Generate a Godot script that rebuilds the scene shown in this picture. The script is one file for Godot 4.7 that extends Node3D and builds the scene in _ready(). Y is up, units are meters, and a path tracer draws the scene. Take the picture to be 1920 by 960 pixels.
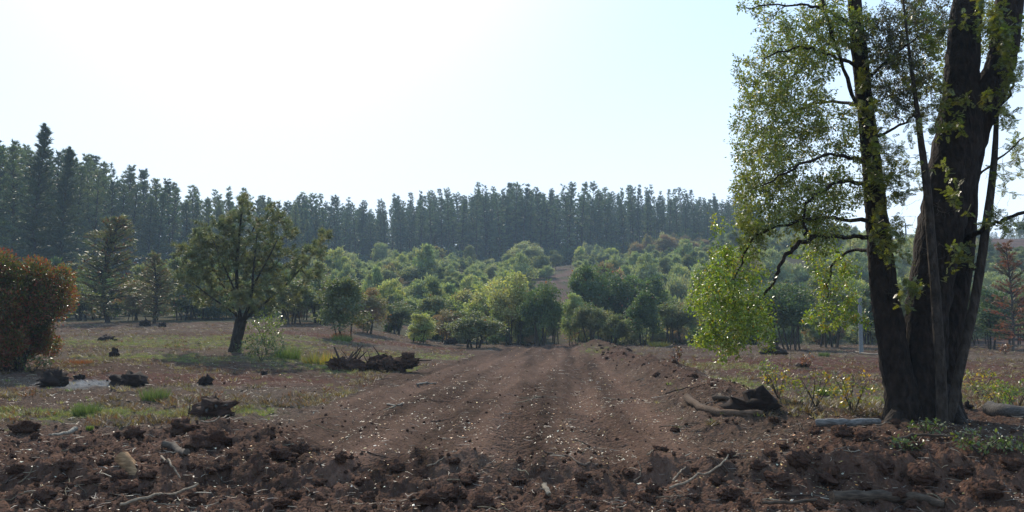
extends Node3D
# A bulldozed earth track through a cleared field, pine plantation behind, backlit by a high sun.
# Metres, y up; the camera stands at the origin and looks along -z. "D" below is the distance along -z.

const F := 1598.0            # focal length in pixels of the 1920 x 960 photograph
const EYE := 1.6
const HORIZON := 600.0
var PITCH := atan((HORIZON - 480.0) / F)
var SUN_AZ := deg_to_rad(-17.0)   # towards the sun, turned from -z
var SUN_EL := deg_to_rad(37.0)

var n_big: FastNoiseLite
var n_mid: FastNoiseLite
var n_lump: FastNoiseLite
var n_clod: FastNoiseLite
var n_fine: FastNoiseLite
var n_patch: FastNoiseLite
var used := {}
var M := {}
var green_spots := []
var red_spots := []
var mounds := []


# ---------------------------------------------------------------- mesh helpers
class MB:
	var v := PackedVector3Array()
	var n := PackedVector3Array()
	var c := PackedColorArray()
	var i := PackedInt32Array()

	func leaf(b: Vector3, d: Vector3, s: Vector3, l: float, w: float, fold: float, col: Color) -> void:
		var k := v.size()
		var up := d.cross(s) * (fold * w)
		var m := b + d * (l * 0.45)
		v.append(b)
		v.append(m + s * (w * 0.5) + up)
		v.append(b + d * l)
		v.append(m - s * (w * 0.5) + up)
		c.append(col); c.append(col); c.append(col); c.append(col)
		i.append(k); i.append(k + 1); i.append(k + 2)
		i.append(k); i.append(k + 2); i.append(k + 3)

	func blade(b: Vector3, tip: Vector3, s: Vector3, w: float, col: Color) -> void:
		var k := v.size()
		v.append(b - s * (w * 0.5)); v.append(b + s * (w * 0.5)); v.append(tip)
		c.append(col); c.append(col); c.append(col)
		i.append(k); i.append(k + 1); i.append(k + 2)

	func tube(pts: PackedVector3Array, rad: PackedFloat32Array, sides: int, col: Color, rough: float, noise: FastNoiseLite, caps := false) -> void:
		var k0 := v.size()
		var side := Vector3.ZERO
		var count := pts.size()
		for a in count:
			var t: Vector3 = (pts[mini(a + 1, count - 1)] - pts[maxi(a - 1, 0)]).normalized()
			if side == Vector3.ZERO:
				side = t.cross(Vector3(0.31, 0.2, 0.93)).normalized()
			else:
				side = (side - t * side.dot(t)).normalized()
			var other := t.cross(side)
			for q in sides + 1:
				var ang := TAU * (q % sides) / sides
				var dirn := side * cos(ang) + other * sin(ang)
				var r: float = rad[a]
				if rough > 0.0:
					r *= 1.0 + rough * noise.get_noise_3dv(Vector3(dirn.x * 9.0, pts[a].y * 1.2 + pts[a].x, dirn.z * 9.0))
				v.append(pts[a] + dirn * r)
				n.append(dirn)
				c.append(col)
		for a in count - 1:
			for q in sides:
				var k := k0 + a * (sides + 1) + q
				i.append(k); i.append(k + sides + 1); i.append(k + 1)
				i.append(k + 1); i.append(k + sides + 1); i.append(k + sides + 2)
		if caps:
			for e in [0, count - 1]:
				var t: Vector3 = (pts[0] - pts[1]).normalized() if e == 0 else (pts[e] - pts[e - 1]).normalized()
				var kc := v.size()
				v.append(pts[e] + t * rad[e] * 0.1)
				n.append(t); c.append(col)
				for q in sides + 1:
					v.append(v[k0 + e * (sides + 1) + q])
					n.append(t); c.append(col)
				for q in sides:
					i.append(kc)
					if e == 0:
						i.append(kc + 1 + q); i.append(kc + 2 + q)
					else:
						i.append(kc + 2 + q); i.append(kc + 1 + q)

	func mesh() -> ArrayMesh:
		var a := []
		a.resize(Mesh.ARRAY_MAX)
		a[Mesh.ARRAY_VERTEX] = v
		if n.size() == v.size():
			a[Mesh.ARRAY_NORMAL] = n
		a[Mesh.ARRAY_COLOR] = c
		a[Mesh.ARRAY_INDEX] = i
		var m := ArrayMesh.new()
		if v.size() > 0:
			m.add_surface_from_arrays(Mesh.PRIMITIVE_TRIANGLES, a)
		return m


func numbered(called: String) -> String:
	var k: int = used.get(called, 0)
	used[called] = k + 1
	return called if k == 0 else "%s_%03d" % [called, k]


func thing(called: String, label: String, category: String, at := Vector3.ZERO, group := "") -> Node3D:
	var o := Node3D.new()
	o.name = numbered(called)
	add_child(o)
	o.position = at
	tag(o, label, category, group)
	return o


func tag(o: Node3D, label: String, category: String, group := "", kind := "") -> void:
	if label: o.set_meta("label", label)
	if category: o.set_meta("category", category)
	if group: o.set_meta("group", group)
	if kind: o.set_meta("kind", kind)


func obj(called: String, m: Mesh, mat: Material, parent: Node3D = null) -> MeshInstance3D:
	var o := MeshInstance3D.new()
	o.name = called if parent else numbered(called)
	o.mesh = m
	o.material_override = mat
	if parent: parent.add_child(o, true)
	else: add_child(o)
	return o


func rnd_dir(r: RandomNumberGenerator) -> Vector3:
	var z := r.randf_range(-1, 1)
	var a := r.randf() * TAU
	var q := sqrt(1.0 - z * z)
	return Vector3(q * cos(a), z, q * sin(a))


func gen(s: int) -> RandomNumberGenerator:
	var r := RandomNumberGenerator.new()
	r.seed = s
	return r


func vary(c: Color, r: RandomNumberGenerator, k: float) -> Color:
	var m := 1.0 + r.randf_range(-k, k)
	return Color(c.r * m * (1.0 + r.randf_range(-k, k) * 0.4), c.g * m, c.b * m * (1.0 + r.randf_range(-k, k) * 0.4))


# ---------------------------------------------------------------- where pixels point
func ray(px: float, py: float) -> Vector3:
	var u := (px - 960.0) / F
	var w := (480.0 - py) / F
	var d := Vector3(u, w * cos(PITCH) + sin(PITCH), -(cos(PITCH) - w * sin(PITCH)))
	return d / -d.z


func P(px: float, py: float, D: float) -> Vector3:
	return Vector3(0, EYE, 0) + ray(px, py) * D


func ground_px(px: float, py: float) -> Vector3:
	var d := ray(px, py)
	var t := 5.0
	while t < 400.0:
		var p := Vector3(d.x * t, EYE + d.y * t, -t)
		if p.y <= H(p.x, t):
			break
		t *= 1.004
	return Vector3(d.x * t, H(d.x * t, t), -t)


func on_ground(x: float, D: float) -> Vector3:
	return Vector3(x, H(x, D), -D)


# ---------------------------------------------------------------- terrain
func sm(a: float, b: float, x: float) -> float:
	var t := clampf((x - a) / (b - a), 0.0, 1.0)
	return t * t * (3.0 - 2.0 * t)


func road_x(D: float) -> float:
	return -0.53 + (D - 13.0) * 0.056


func macro(x: float, D: float) -> float:
	var h := sm(2.0, 13.0, -x) * 0.031 * clampf(D - 14.0, 0.0, 48.0)
	var side := sm(-70.0, -15.0, x)
	var top := lerpf(5.0, lerpf(12.5, 20.0, sm(-10.0, 70.0, x)), side)
	h += top * (0.75 * sm(66.0, 205.0, D) + 0.25 * sm(60.0, 130.0, D))
	h -= sm(54.0, 63.0, D) * (1.0 - sm(63.0, 84.0, D)) * 0.35 * sm(-16.0, -8.0, x)
	h += 9.0 * sm(216.0, 300.0, D) * (1.0 - sm(45.0, 75.0, x)) + 5.0 * sm(300.0, 600.0, D)
	return h


# x: road, y: ploughed soil, z: bank beside the road
func zones(x: float, D: float) -> Vector3:
	var e := n_mid.get_noise_2d(x * 0.9, D * 0.7)
	var dx := x - road_x(D)
	var ad := absf(dx) + e * 0.35
	var half := 2.95 - 0.9 * sm(20.0, 52.0, D) + (0.5 * sm(14.0, 24.0, D) * (1.0 - sm(24.0, 44.0, D)) if dx < 0.0 else 0.0)
	var road := (1.0 - sm(half - 0.25, half + 0.3, ad)) * sm(8.5, 9.6, D + e * 1.2) * (1.0 - sm(56.0, 60.0, D))
	var near := 9.3 + e * 1.3
	if x < -1.8: near += 3.4 * sm(1.8, 3.4, -x)
	if x > 2.6: near += 2.2 * sm(2.6, 4.2, x) * (1.0 - sm(5.2, 7.0, x))
	var plough := 1.0 - sm(near - 1.5, near + 1.2, D)
	var bx := dx - half - 0.9
	var bank := exp(-bx * bx / 0.75) * sm(11.0, 14.0, D) * (1.0 - sm(42.0, 55.0, D)) * (0.75 + 0.5 * e)
	return Vector3(road, plough, bank)


func H(x: float, D: float) -> float:
	return macro(x, D) if D > 64.0 else HZ(x, D, zones(x, D))


func HZ(x: float, D: float, z: Vector3) -> float:
	var h := macro(x, D)
	var road := z.x
	var plough := z.y
	var bank := z.z
	var dx := x - road_x(D)
	# wheel and track ruts along the road, with the bars of the tracks across them
	if road > 0.01:
		var wob := n_big.get_noise_2d(5.0, D * 2.0) * 0.35
		var rut := 0.0
		for c in [-2.05, -0.75, 0.55, 1.75]:
			var q: float = dx - c - wob
			var g := exp(-q * q / 0.075)
			rut -= g * 0.075
			rut += exp(-(absf(q) - 0.42) * (absf(q) - 0.42) / 0.02) * 0.04
			var live := sm(-0.1, 0.15, n_patch.get_noise_2d(c * 40.0, D * 2.2))
			rut += sin(D * TAU / 0.33 + n_mid.get_noise_2d(x, D) * 2.0) * 0.034 * live * exp(-q * q * q * q / 0.02)
		h += road * rut
	h += bank * 0.62
	# the soil heaped at the near end of the road and the furrow in front of it
	var lip := D - 9.2 - 0.9 * n_mid.get_noise_2d(x * 0.8, 3.0)
	h += plough * -0.13 * (1.0 - sm(-0.5, 0.15, lip))
	h += 0.10 * exp(-lip * lip / 0.35) * (0.6 + n_lump.get_noise_2d(x, D))
	if x > 2.0:
		h += 0.22 * sm(2.5, 4.5, x) * sm(8.0, 10.5, D) * (1.0 - sm(13.0, 17.0, D))
	if D < 14.5:
		for m in mounds:
			var ex: float = (x - m[0]) / m[2]
			var ez: float = (D - m[1]) / m[3]
			var q := ex * ex + ez * ez
			if q < 6.0:
				h += m[4] * exp(-q * 1.3)
	var soft := clampf(plough + bank * 0.9, 0.0, 1.0)
	var amp := 0.058 + (0.004 + (0.05 - 0.028 * sm(3.2, 1.2, absf(x - 0.3))) * sm(-0.15, 0.4, n_mid.get_noise_2d(x * 0.8 + 70.0, D * 0.9))) * soft - 0.042 * road * (1.0 - soft)
	var lump := n_lump.get_noise_2d(x, D)
	var clod := absf(n_clod.get_noise_2d(x, D)) * 1.3 - 0.35
	h += amp * (lump + 0.75 * clod) + (0.013 + 0.014 * soft) * n_fine.get_noise_2d(x, D) * 1.5
	return h


func spots_near(list: Array, D: float) -> Array:
	var out := []
	for g in list:
		if absf(D - g[1]) < g[3] * 2.0: out.append(g)
	return out


func ground_color(x: float, D: float, z: Vector3, greens: Array, reds: Array) -> Color:
	var a := n_patch.get_noise_2d(x * 1.0, D * 1.0)
	var b := n_mid.get_noise_2d(x * 1.3 + 40.0, D * 1.3)
	var f := n_fine.get_noise_2d(x * 0.7, D * 0.7 + 90.0)
	var c := Color(0.128, 0.092, 0.068).lerp(Color(0.094, 0.056, 0.040), clampf(0.4 + a * 1.2 + b * 0.5, 0.0, 1.0))
	var green := 0.0
	for g in greens:
		var ex: float = (x - g[0]) / g[2]
		var ez: float = (D - g[1]) / g[3]
		green = maxf(green, 1.0 - sm(0.35, 1.2, sqrt(ex * ex + ez * ez) + b * 1.1 + f * 0.6))
	c = c.lerp(Color(0.150, 0.146, 0.068), green * 0.5)
	var red := 0.0
	for g in reds:
		var ex: float = (x - g[0]) / g[2]
		var ez: float = (D - g[1]) / g[3]
		red = maxf(red, 1.0 - sm(0.45, 1.2, sqrt(ex * ex + ez * ez) + b * 0.6))
	c = c.lerp(Color(0.108, 0.048, 0.035), red * 0.9)
	if D > 17.0 and D < 23.0 and x < -6.0:
		var ash := sqrt(pow((x + 9.9) / 1.1, 2.0) + pow((D - 19.6) / 0.9, 2.0)) + b * 0.6
		c = c.lerp(Color(0.20, 0.195, 0.19), 1.0 - sm(0.5, 1.2, ash))
	if D > 60.0:
		var bare := sm(0.1, 0.35, a + 0.25 - absf(x - D * 0.056) * 0.04)
		c = Color(0.085, 0.075, 0.045).lerp(Color(0.13, 0.082, 0.066), bare)
		if x / D > 0.40: c = c.lerp(Color(0.15, 0.085, 0.075), 0.7)
	c = c.lerp(Color(0.108, 0.064, 0.045), z.x * 0.95)
	c = c.lerp(Color(0.100, 0.056, 0.039), clampf(z.y + z.z, 0.0, 1.0))
	var lane := n_mid.get_noise_2d((x - road_x(D)) * 3.2, D * 0.12)
	var s := 1.0 + 0.45 * f + 0.25 * b + 0.8 * lane * z.x
	return Color(c.r * s, c.g * s, c.b * s)


func build_terrain() -> void:
	var rows := 450
	var cols := 800
	var d0 := 5.0
	var d1 := 62.0
	var v := PackedVector3Array()
	var c := PackedColorArray()
	var kind := PackedByteArray()
	v.resize((rows + 1) * (cols + 1))
	c.resize(v.size())
	kind.resize(v.size())
	for r in rows + 1:
		var D := d0 * pow(d1 / d0, float(r) / rows)
		var hw := 0.70 * D + 3.0
		var greens := spots_near(green_spots, D)
		var reds := spots_near(red_spots, D)
		for q in cols + 1:
			var x := (2.0 * q / cols - 1.0) * hw
			var k := r * (cols + 1) + q
			var z := zones(x, D)
			v[k] = Vector3(x, HZ(x, D, z), -D)
			c[k] = ground_color(x, D, z, greens, reds)
			kind[k] = 1 if z.y > 0.5 and z.y >= z.x else (2 if z.x > 0.5 or z.z > 0.35 else 0)
	var n := PackedVector3Array()
	n.resize(v.size())
	for r in rows + 1:
		for q in cols + 1:
			var k := r * (cols + 1) + q
			var ex: Vector3 = v[k + (1 if q < cols else 0)] - v[k - (1 if q > 0 else 0)]
			var ez: Vector3 = v[k + (cols + 1 if r < rows else 0)] - v[k - (cols + 1 if r > 0 else 0)]
			n[k] = ex.cross(ez).normalized()
	var names := ["ground", "ploughed_soil", "dirt_road"]
	var labels := ["cleared field of dry litter, short grass and reddish soil", "dark lumpy turned soil in front of the road", "wide bulldozed brown earth road with soil bank beside it"]
	for g in 3:
		var mb := MB.new()
		var back := PackedInt32Array()
		back.resize(v.size())
		back.fill(-1)
		for r in rows:
			for q in cols:
				var k := r * (cols + 1) + q
				if kind[k] != g: continue
				for w in [k, k + cols + 1, k + 1, k + 1, k + cols + 1, k + cols + 2]:
					if back[w] < 0:
						back[w] = mb.v.size()
						mb.v.append(v[w]); mb.n.append(n[w]); mb.c.append(c[w])
					mb.i.append(back[w])
		var o := obj(names[g], mb.mesh(), M.soil)
		tag(o, labels[g], ["field", "soil", "road"][g], "", "structure")
	# the hillside beyond, and coarse land all round under the near field
	var far := MB.new()
	var ds := [-60.0, -20.0, 0.0, 3.0, 10.0, 20.0, 30.0, 40.0, 50.0, 59.0, 61.6]
	var D := 62.5
	while D < 1500.0:
		ds.append(D)
		D *= 1.022
	var fc := 260
	for r in ds.size():
		D = ds[r]
		var hw: float = maxf(absf(D), 20.0) * 1.3 + 40.0
		for q in fc + 1:
			var s := 2.0 * q / fc - 1.0
			var x := s * hw * (0.5 + 0.5 * absf(s))
			var h := macro(x, D) + 0.5 * n_big.get_noise_2d(x * 0.3, D * 0.3) * sm(62.0, 90.0, D)
			if D < 62.0: h -= 0.5 if D < 61.0 else 0.04
			far.v.append(Vector3(x, h, -D))
			far.c.append(ground_color(x, D, Vector3.ZERO, [], []))
			far.n.append(Vector3.UP)
			if r < ds.size() - 1 and q < fc:
				var k := r * (fc + 1) + q
				for w in [k, k + fc + 1, k + 1, k + 1, k + fc + 1, k + fc + 2]: far.i.append(w)
	for r in ds.size():
		for q in fc + 1:
			var k := r * (fc + 1) + q
			var ex: Vector3 = far.v[k + (1 if q < fc else 0)] - far.v[k - (1 if q > 0 else 0)]
			var ez: Vector3 = far.v[k + (fc + 1 if r < ds.size() - 1 else 0)] - far.v[k - (fc + 1 if r > 0 else 0)]
			far.n[k] = ex.cross(ez).normalized()
	tag(obj("hillside", far.mesh(), M.soil), "bare and scrubby slope rising to the pine plantation", "hill", "", "structure")


# ---------------------------------------------------------------- materials
func noise_tex(freq: float, octaves: int, lo: float, hi: float, seed_: int, size := 512, kind := FastNoiseLite.TYPE_SIMPLEX_SMOOTH) -> NoiseTexture2D:
	var nt := NoiseTexture2D.new()
	var fn := FastNoiseLite.new()
	fn.seed = seed_
	fn.noise_type = kind
	fn.frequency = freq
	fn.fractal_octaves = octaves
	nt.noise = fn
	nt.width = size
	nt.height = size
	nt.seamless = true
	var g := Gradient.new()
	g.set_color(0, Color(lo, lo, lo))
	g.set_color(1, Color(hi, hi, hi))
	nt.color_ramp = g
	return nt


func leaf_mat(rough: float, back: Color, tint := Color.WHITE) -> StandardMaterial3D:
	var m := StandardMaterial3D.new()
	m.vertex_color_use_as_albedo = true
	m.albedo_color = tint
	m.roughness = rough
	m.backlight_enabled = true
	m.backlight = back
	m.cull_mode = BaseMaterial3D.CULL_DISABLED
	return m


func bark_mat(seed_: int, tint: Color, scale_: Vector3, depth: float) -> StandardMaterial3D:
	var m := StandardMaterial3D.new()
	m.vertex_color_use_as_albedo = true
	m.albedo_color = tint
	m.albedo_texture = noise_tex(0.02, 5, 0.45, 1.0, seed_, 256)
	m.heightmap_enabled = true
	m.heightmap_texture = noise_tex(0.03, 4, 0.0, 1.0, seed_ + 7, 256, FastNoiseLite.TYPE_CELLULAR)
	m.heightmap_scale = depth
	m.uv1_triplanar = true
	m.uv1_world_triplanar = true
	m.uv1_scale = scale_
	m.roughness = 0.95
	m.metallic_specular = 0.25
	return m


func make_materials() -> void:
	var soil := StandardMaterial3D.new()
	soil.vertex_color_use_as_albedo = true
	soil.albedo_texture = noise_tex(0.03, 6, 0.74, 1.0, 11, 1024)
	soil.heightmap_enabled = true
	soil.heightmap_texture = noise_tex(0.035, 6, 0.0, 1.0, 12, 1024)
	soil.heightmap_scale = 4.5
	soil.uv1_triplanar = true
	soil.uv1_world_triplanar = true
	soil.uv1_scale = Vector3(0.55, 0.55, 0.55)
	soil.roughness = 1.0
	soil.metallic_specular = 0.12
	M.soil = soil
	M.bark = bark_mat(21, Color(0.9, 0.9, 0.9), Vector3(2.2, 0.85, 2.2), 5.0)
	M.twig = bark_mat(31, Color(1, 1, 1), Vector3(3, 1, 3), 0.5)
	M.wood = bark_mat(41, Color(1, 1, 1), Vector3(1.3, 7, 7), 0.8)
	M.leaf = leaf_mat(0.34, Color(0.96, 1.0, 0.55))
	M.leaf_dull = leaf_mat(0.55, Color(0.95, 0.98, 0.6))
	M.needle = leaf_mat(0.5, Color(0.82, 0.86, 0.6))
	M.needle_pale = leaf_mat(0.5, Color(0.82, 0.86, 0.6), Color(1.18, 1.16, 1.06))
	M.needle_deep = leaf_mat(0.5, Color(0.75, 0.82, 0.6), Color(0.86, 0.88, 0.9))
	M.litter = leaf_mat(0.55, Color(0.3, 0.3, 0.25))
	var p := StandardMaterial3D.new()
	p.albedo_color = Color(0.45, 0.46, 0.46)
	p.albedo_texture = noise_tex(0.05, 4, 0.75, 1.0, 51, 256)
	p.uv1_triplanar = true
	p.roughness = 0.8
	M.concrete = p


# ---------------------------------------------------------------- trees
func curve(a: Vector3, b: Vector3, bend: Vector3, steps: int) -> PackedVector3Array:
	var out := PackedVector3Array()
	var m := (a + b) * 0.5 + bend
	for k in steps + 1:
		var t := float(k) / steps
		out.append(a.lerp(m, t).lerp(m.lerp(b, t), t))
	return out


func taper(count: int, r0: float, r1: float) -> PackedFloat32Array:
	var out := PackedFloat32Array()
	for k in count:
		out.append(lerpf(r0, r1, float(k) / (count - 1)))
	return out


# crown of leaf faces in uneven lumps round an envelope; stems run up into the lumps
func bush_meshes(s: int, p: Dictionary) -> Array:
	var r := gen(s)
	var stems := MB.new()
	var lv := MB.new()
	var h: float = p.h
	var rad: float = p.r
	var low: float = p.low * h
	var lumps: int = p.lumps
	var each := int(p.count / lumps)
	var cols: Array = p.cols
	for k in lumps:
		var u := rnd_dir(r)
		var e := pow(r.randf(), 0.4)
		var cy := (low + h) * 0.5
		var lr: float = rad * r.randf_range(0.16, 0.42)
		var yr := (u.y * e * 0.5 + 0.5)
		var wide: float = lerpf(1.0, p.get("point", 0.75), yr) * lerpf(p.get("foot", 0.8), 1.0, minf(1.0, yr * 2.5))
		var ctr := Vector3(u.x * e * (rad - lr * 0.6) * wide, cy + u.y * e * ((h - low) * 0.5 - lr * 0.5), u.z * e * (rad - lr * 0.6) * wide)
		lr *= lerpf(1.0, wide, 0.6)
		var base_col: Color = cols[r.randi() % cols.size()]
		base_col = vary(base_col, r, 0.18)
		for q in each:
			var d := rnd_dir(r)
			var g := pow(r.randf(), 0.5) * (1.0 + 0.45 * n_fine.get_noise_3dv(d * 1.6 + ctr * 3.0))
			if r.randf() < p.get("stray", 0.11): g *= r.randf_range(1.0, 1.65)
			var pos := ctr + Vector3(d.x, d.y * 0.82, d.z) * (lr * g)
			if pos.y < 0.05: continue
			var dirn := (d * 0.7 + rnd_dir(r) + Vector3(0, p.get("up", 0.1), 0)).normalized()
			var side := dirn.cross(rnd_dir(r)).normalized()
			var l: float = p.leaf * r.randf_range(0.6, 1.35)
			var cc := vary(base_col, r, 0.25)
			if p.has("odd") and r.randf() < p.odd_share: cc = vary(p.odd, r, 0.3)
			lv.leaf(pos, dirn, side, l, l * p.get("slim", 0.6), 0.15, cc)
	var ns: int = p.stems
	for k in ns:
		var a := TAU * (k + r.randf() * 0.7) / ns
		var foot := Vector3(cos(a), 0, sin(a)) * rad * r.randf_range(0.03, p.get("stem_spread", 0.22))
		foot.y = -0.15
		var goal := Vector3(cos(a) * rad * r.randf_range(0.15, 0.6), lerpf(low, h, r.randf_range(0.35, 0.8)), sin(a) * rad * r.randf_range(0.15, 0.6))
		var pts := curve(foot, goal, Vector3(r.randf_range(-0.1, 0.1), 0.1, r.randf_range(-0.1, 0.1)) * h, 7)
		var r0: float = p.stem_r * r.randf_range(0.6, 1.2)
		stems.tube(pts, taper(8, r0, r0 * 0.3), 6, vary(p.bark, r, 0.2), 0.0, n_fine)
		for b in 3:
			var from: Vector3 = pts[3 + b]
			var to := from + (rnd_dir(r) * Vector3(1, 0.4, 1) + Vector3(0, 0.5, 0)) * rad * 0.45
			stems.tube(curve(from, to, Vector3(0, 0.04 * h, 0), 4), taper(5, r0 * 0.4, r0 * 0.1), 5, p.bark, 0.0, n_fine)
	return [stems.mesh(), lv.mesh()]


# plantation pine: straight stem, whorled boughs carrying tufts of needles
func pine_meshes(s: int, p: Dictionary) -> Array:
	var r := gen(s)
	var trunk := MB.new()
	var nd := MB.new()
	var h: float = p.h
	var bow: float = p.get("lean", 0.02)
	var lean := Vector3(r.randf_range(-bow, bow), 0, r.randf_range(-bow, bow)) * h
	var pts := PackedVector3Array()
	for k in 9:
		var t := k / 8.0
		pts.append(Vector3(0, t * h - 0.3, 0) + lean * sin(t * 4.0))
	trunk.tube(pts, taper(9, p.stem, 0.03), 8, p.bark, 0.06, n_fine)
	var y: float = h * p.low
	while y < h * 0.99:
		var t: float = (y / h - p.low) / (1.0 - p.low)
		var reach: float = p.r * pow(1.0 - t, p.get("taper", 0.62)) * sm(-0.25, 0.3, t) + 0.14
		var count := r.randi_range(4, 6)
		var turn := r.randf() * TAU
		for b in count:
			var gap: float = p.get("gap", 0.14)
			if r.randf() < gap: continue
			var a := turn + TAU * b / count + r.randf_range(-0.35, 0.35)
			var l := reach * r.randf_range(0.45, 1.3)
			var rise: float = lerpf(p.get("rise0", 0.05), p.get("rise1", 0.85), t) + r.randf_range(-0.15, 0.2)
			var from := Vector3(0, y + r.randf_range(-0.25, 0.25), 0) + lean * sin(y / h * 4.0)
			var to := from + Vector3(cos(a), rise, sin(a)) * l
			var bend := Vector3(0, -0.06 * l, 0)
			if l > 0.5: trunk.tube(curve(from, to, bend, 3), taper(4, 0.035 + 0.012 * l, 0.012), 4, p.bark, 0.0, n_fine)
			var tufts := int(p.tufts * (0.5 + l / p.r))
			var bough_col := vary(p.cols[r.randi() % p.cols.size()], r, 0.16)
			for q in tufts:
				var f := lerpf(p.get("bare", 0.25), 1.05, pow(r.randf(), 0.8))
				var m := (from + to) * 0.5 + bend
				var pos := from.lerp(m, f).lerp(m.lerp(to, f), f)
				var sp: float = p.spread * (0.5 + 0.6 * f) * (1.0 - 0.6 * t)
				pos += rnd_dir(r) * Vector3(1, 0.6, 1) * sp * r.randf()
				var out := (Vector3(cos(a), rise * 0.6 + 0.35, sin(a)) + rnd_dir(r) * 0.55).normalized()
				var tone := vary(bough_col, r, 0.2)
				if p.has("odd") and r.randf() < p.odd_share: tone = vary(p.odd, r, 0.3)
				for w in int(p.blades):
					var bd := (out + rnd_dir(r) * 0.65).normalized()
					var len_: float = p.needle * r.randf_range(0.7, 1.25)
					nd.blade(pos, pos + bd * len_, bd.cross(rnd_dir(r)).normalized(), p.width, tone)
		y += p.step * r.randf_range(0.75, 1.25)
	return [trunk.mesh(), nd.mesh()]


# limbs, twigs and leaves grown from given limbs towards given points
class Grower:
	var pts := PackedVector3Array()
	var rad := PackedFloat32Array()
	var cells := {}
	const CELL := 0.35
	func key(p: Vector3) -> Vector3i:
		return Vector3i((p / CELL).floor())
	func add(line: PackedVector3Array, r: PackedFloat32Array) -> void:
		for k in line.size():
			var q := key(line[k])
			if not cells.has(q): cells[q] = []
			cells[q].append(pts.size())
			pts.append(line[k]); rad.append(r[k])
	func nearest(p: Vector3) -> int:
		var best := -1
		var bd := 1e9
		var c := key(p)
		for ring in range(0, 9):
			for a in range(-ring, ring + 1):
				for b in range(-ring, ring + 1):
					for d in range(-ring, ring + 1):
						if maxi(absi(a), maxi(absi(b), absi(d))) != ring: continue
						var q := c + Vector3i(a, b, d)
						if not cells.has(q): continue
						for k: int in cells[q]:
							var e := pts[k].distance_squared_to(p)
							if e < bd:
								bd = e
								best = k
			if best >= 0 and ring > 0: return best
		if best < 0:
			for k in pts.size():
				var e := pts[k].distance_squared_to(p)
				if e < bd:
					bd = e
					best = k
		return best


func grow(g: Grower, targets: Array, wood: MB, bark: Color, r: RandomNumberGenerator, droop: float, thick: float) -> Array:
	var twigs := []
	for t in targets:
		var k := g.nearest(t)
		var a: Vector3 = g.pts[k]
		var l := a.distance_to(t)
		if l < 0.03: continue
		var bend := rnd_dir(r) * l * 0.12 + Vector3(0, droop * l, 0)
		var steps := clampi(int(l / 0.09), 3, 9)
		var line := curve(a, t, bend, steps)
		for q in range(1, steps):
			line[q] += rnd_dir(r) * 0.012
		var r0 := minf(g.rad[k] * 0.6, thick * (0.35 + 0.65 * minf(1.0, l)))
		var rr := taper(steps + 1, r0, maxf(0.0022, r0 * 0.3))
		wood.tube(line, rr, 5 if r0 > 0.01 else 3, vary(bark, r, 0.2), 0.0, n_fine)
		g.add(line, rr)
		twigs.append(line)
	return twigs


func leaves_along(twigs: Array, lv: MB, r: RandomNumberGenerator, cols: Array, leaf: float, slim: float, per_m: float, side_len: float, hang: float) -> void:
	for line: PackedVector3Array in twigs:
		var col: Color = vary(cols[r.randi() % cols.size()], r, 0.2)
		for k in range(maxi(1, line.size() / 3), line.size()):
			var a := line[k - 1]
			var b := line[k]
			var t := (b - a).normalized()
			var num := int(ceil((b - a).length() * per_m))
			for q in num:
				var from := a.lerp(b, r.randf())
				var out := (t * 0.5 + rnd_dir(r) + Vector3(0, -hang, 0)).normalized()
				var pos := from + out * side_len * r.randf()
				var d := (out + rnd_dir(r) * 0.7 + Vector3(0, -hang * 0.6, 0)).normalized()
				var s := d.cross(Vector3.UP * 1.4 + rnd_dir(r)).normalized()
				var l := leaf * r.randf_range(0.6, 1.3)
				lv.leaf(pos, d, s, l, l * slim, 0.12, vary(col, r, 0.28))


func sprays_along(twigs: Array, lv: MB, r: RandomNumberGenerator, cols: Array, size: float, per_m: float) -> void:
	# flat ferny sprays: a short axis with small narrow leaves on both sides
	for line: PackedVector3Array in twigs:
		var col: Color = vary(cols[r.randi() % cols.size()], r, 0.2)
		for k in range(maxi(1, line.size() / 3), line.size()):
			var a := line[k - 1]
			var b := line[k]
			var num := int(ceil((b - a).length() * per_m))
			for q in num:
				var from := a.lerp(b, r.randf())
				var d := ((b - a).normalized() * 0.6 + rnd_dir(r) + Vector3(0, -0.25, 0)).normalized()
				var s := d.cross(Vector3.UP + rnd_dir(r) * 0.5).normalized()
				var l := size * r.randf_range(0.6, 1.3)
				var cc := vary(col, r, 0.25)
				for w in 4:
					var f := (w + 0.6) / 4.5
					for sg: float in [-1.0, 1.0]:
						var dd := (d * 0.75 + s * sg).normalized()
						lv.leaf(from + d * l * f, dd, dd.cross(d.cross(s)).normalized(), l * (0.5 - 0.25 * f), l * 0.16, 0.05, cc)
				lv.leaf(from + d * l * 0.6, d, s, l * 0.5, l * 0.15, 0.05, cc)


func tufts_along(twigs: Array, lv: MB, r: RandomNumberGenerator, cols: Array, needle: float, width: float, per_m: float, blades: int) -> void:
	for line: PackedVector3Array in twigs:
		var col: Color = vary(cols[r.randi() % cols.size()], r, 0.18)
		for k in range(maxi(1, line.size() / 3), line.size()):
			var a := line[k - 1]
			var b := line[k]
			var t := (b - a).normalized()
			for q in int(ceil((b - a).length() * per_m)):
				var from := a.lerp(b, r.randf()) + rnd_dir(r) * 0.03
				var cc := vary(col, r, 0.25)
				for w in blades:
					var bd := (t * 0.8 + rnd_dir(r) + Vector3(0, 0.25, 0)).normalized()
					lv.blade(from, from + bd * needle * r.randf_range(0.7, 1.2), bd.cross(rnd_dir(r)).normalized(), width, cc)


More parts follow.
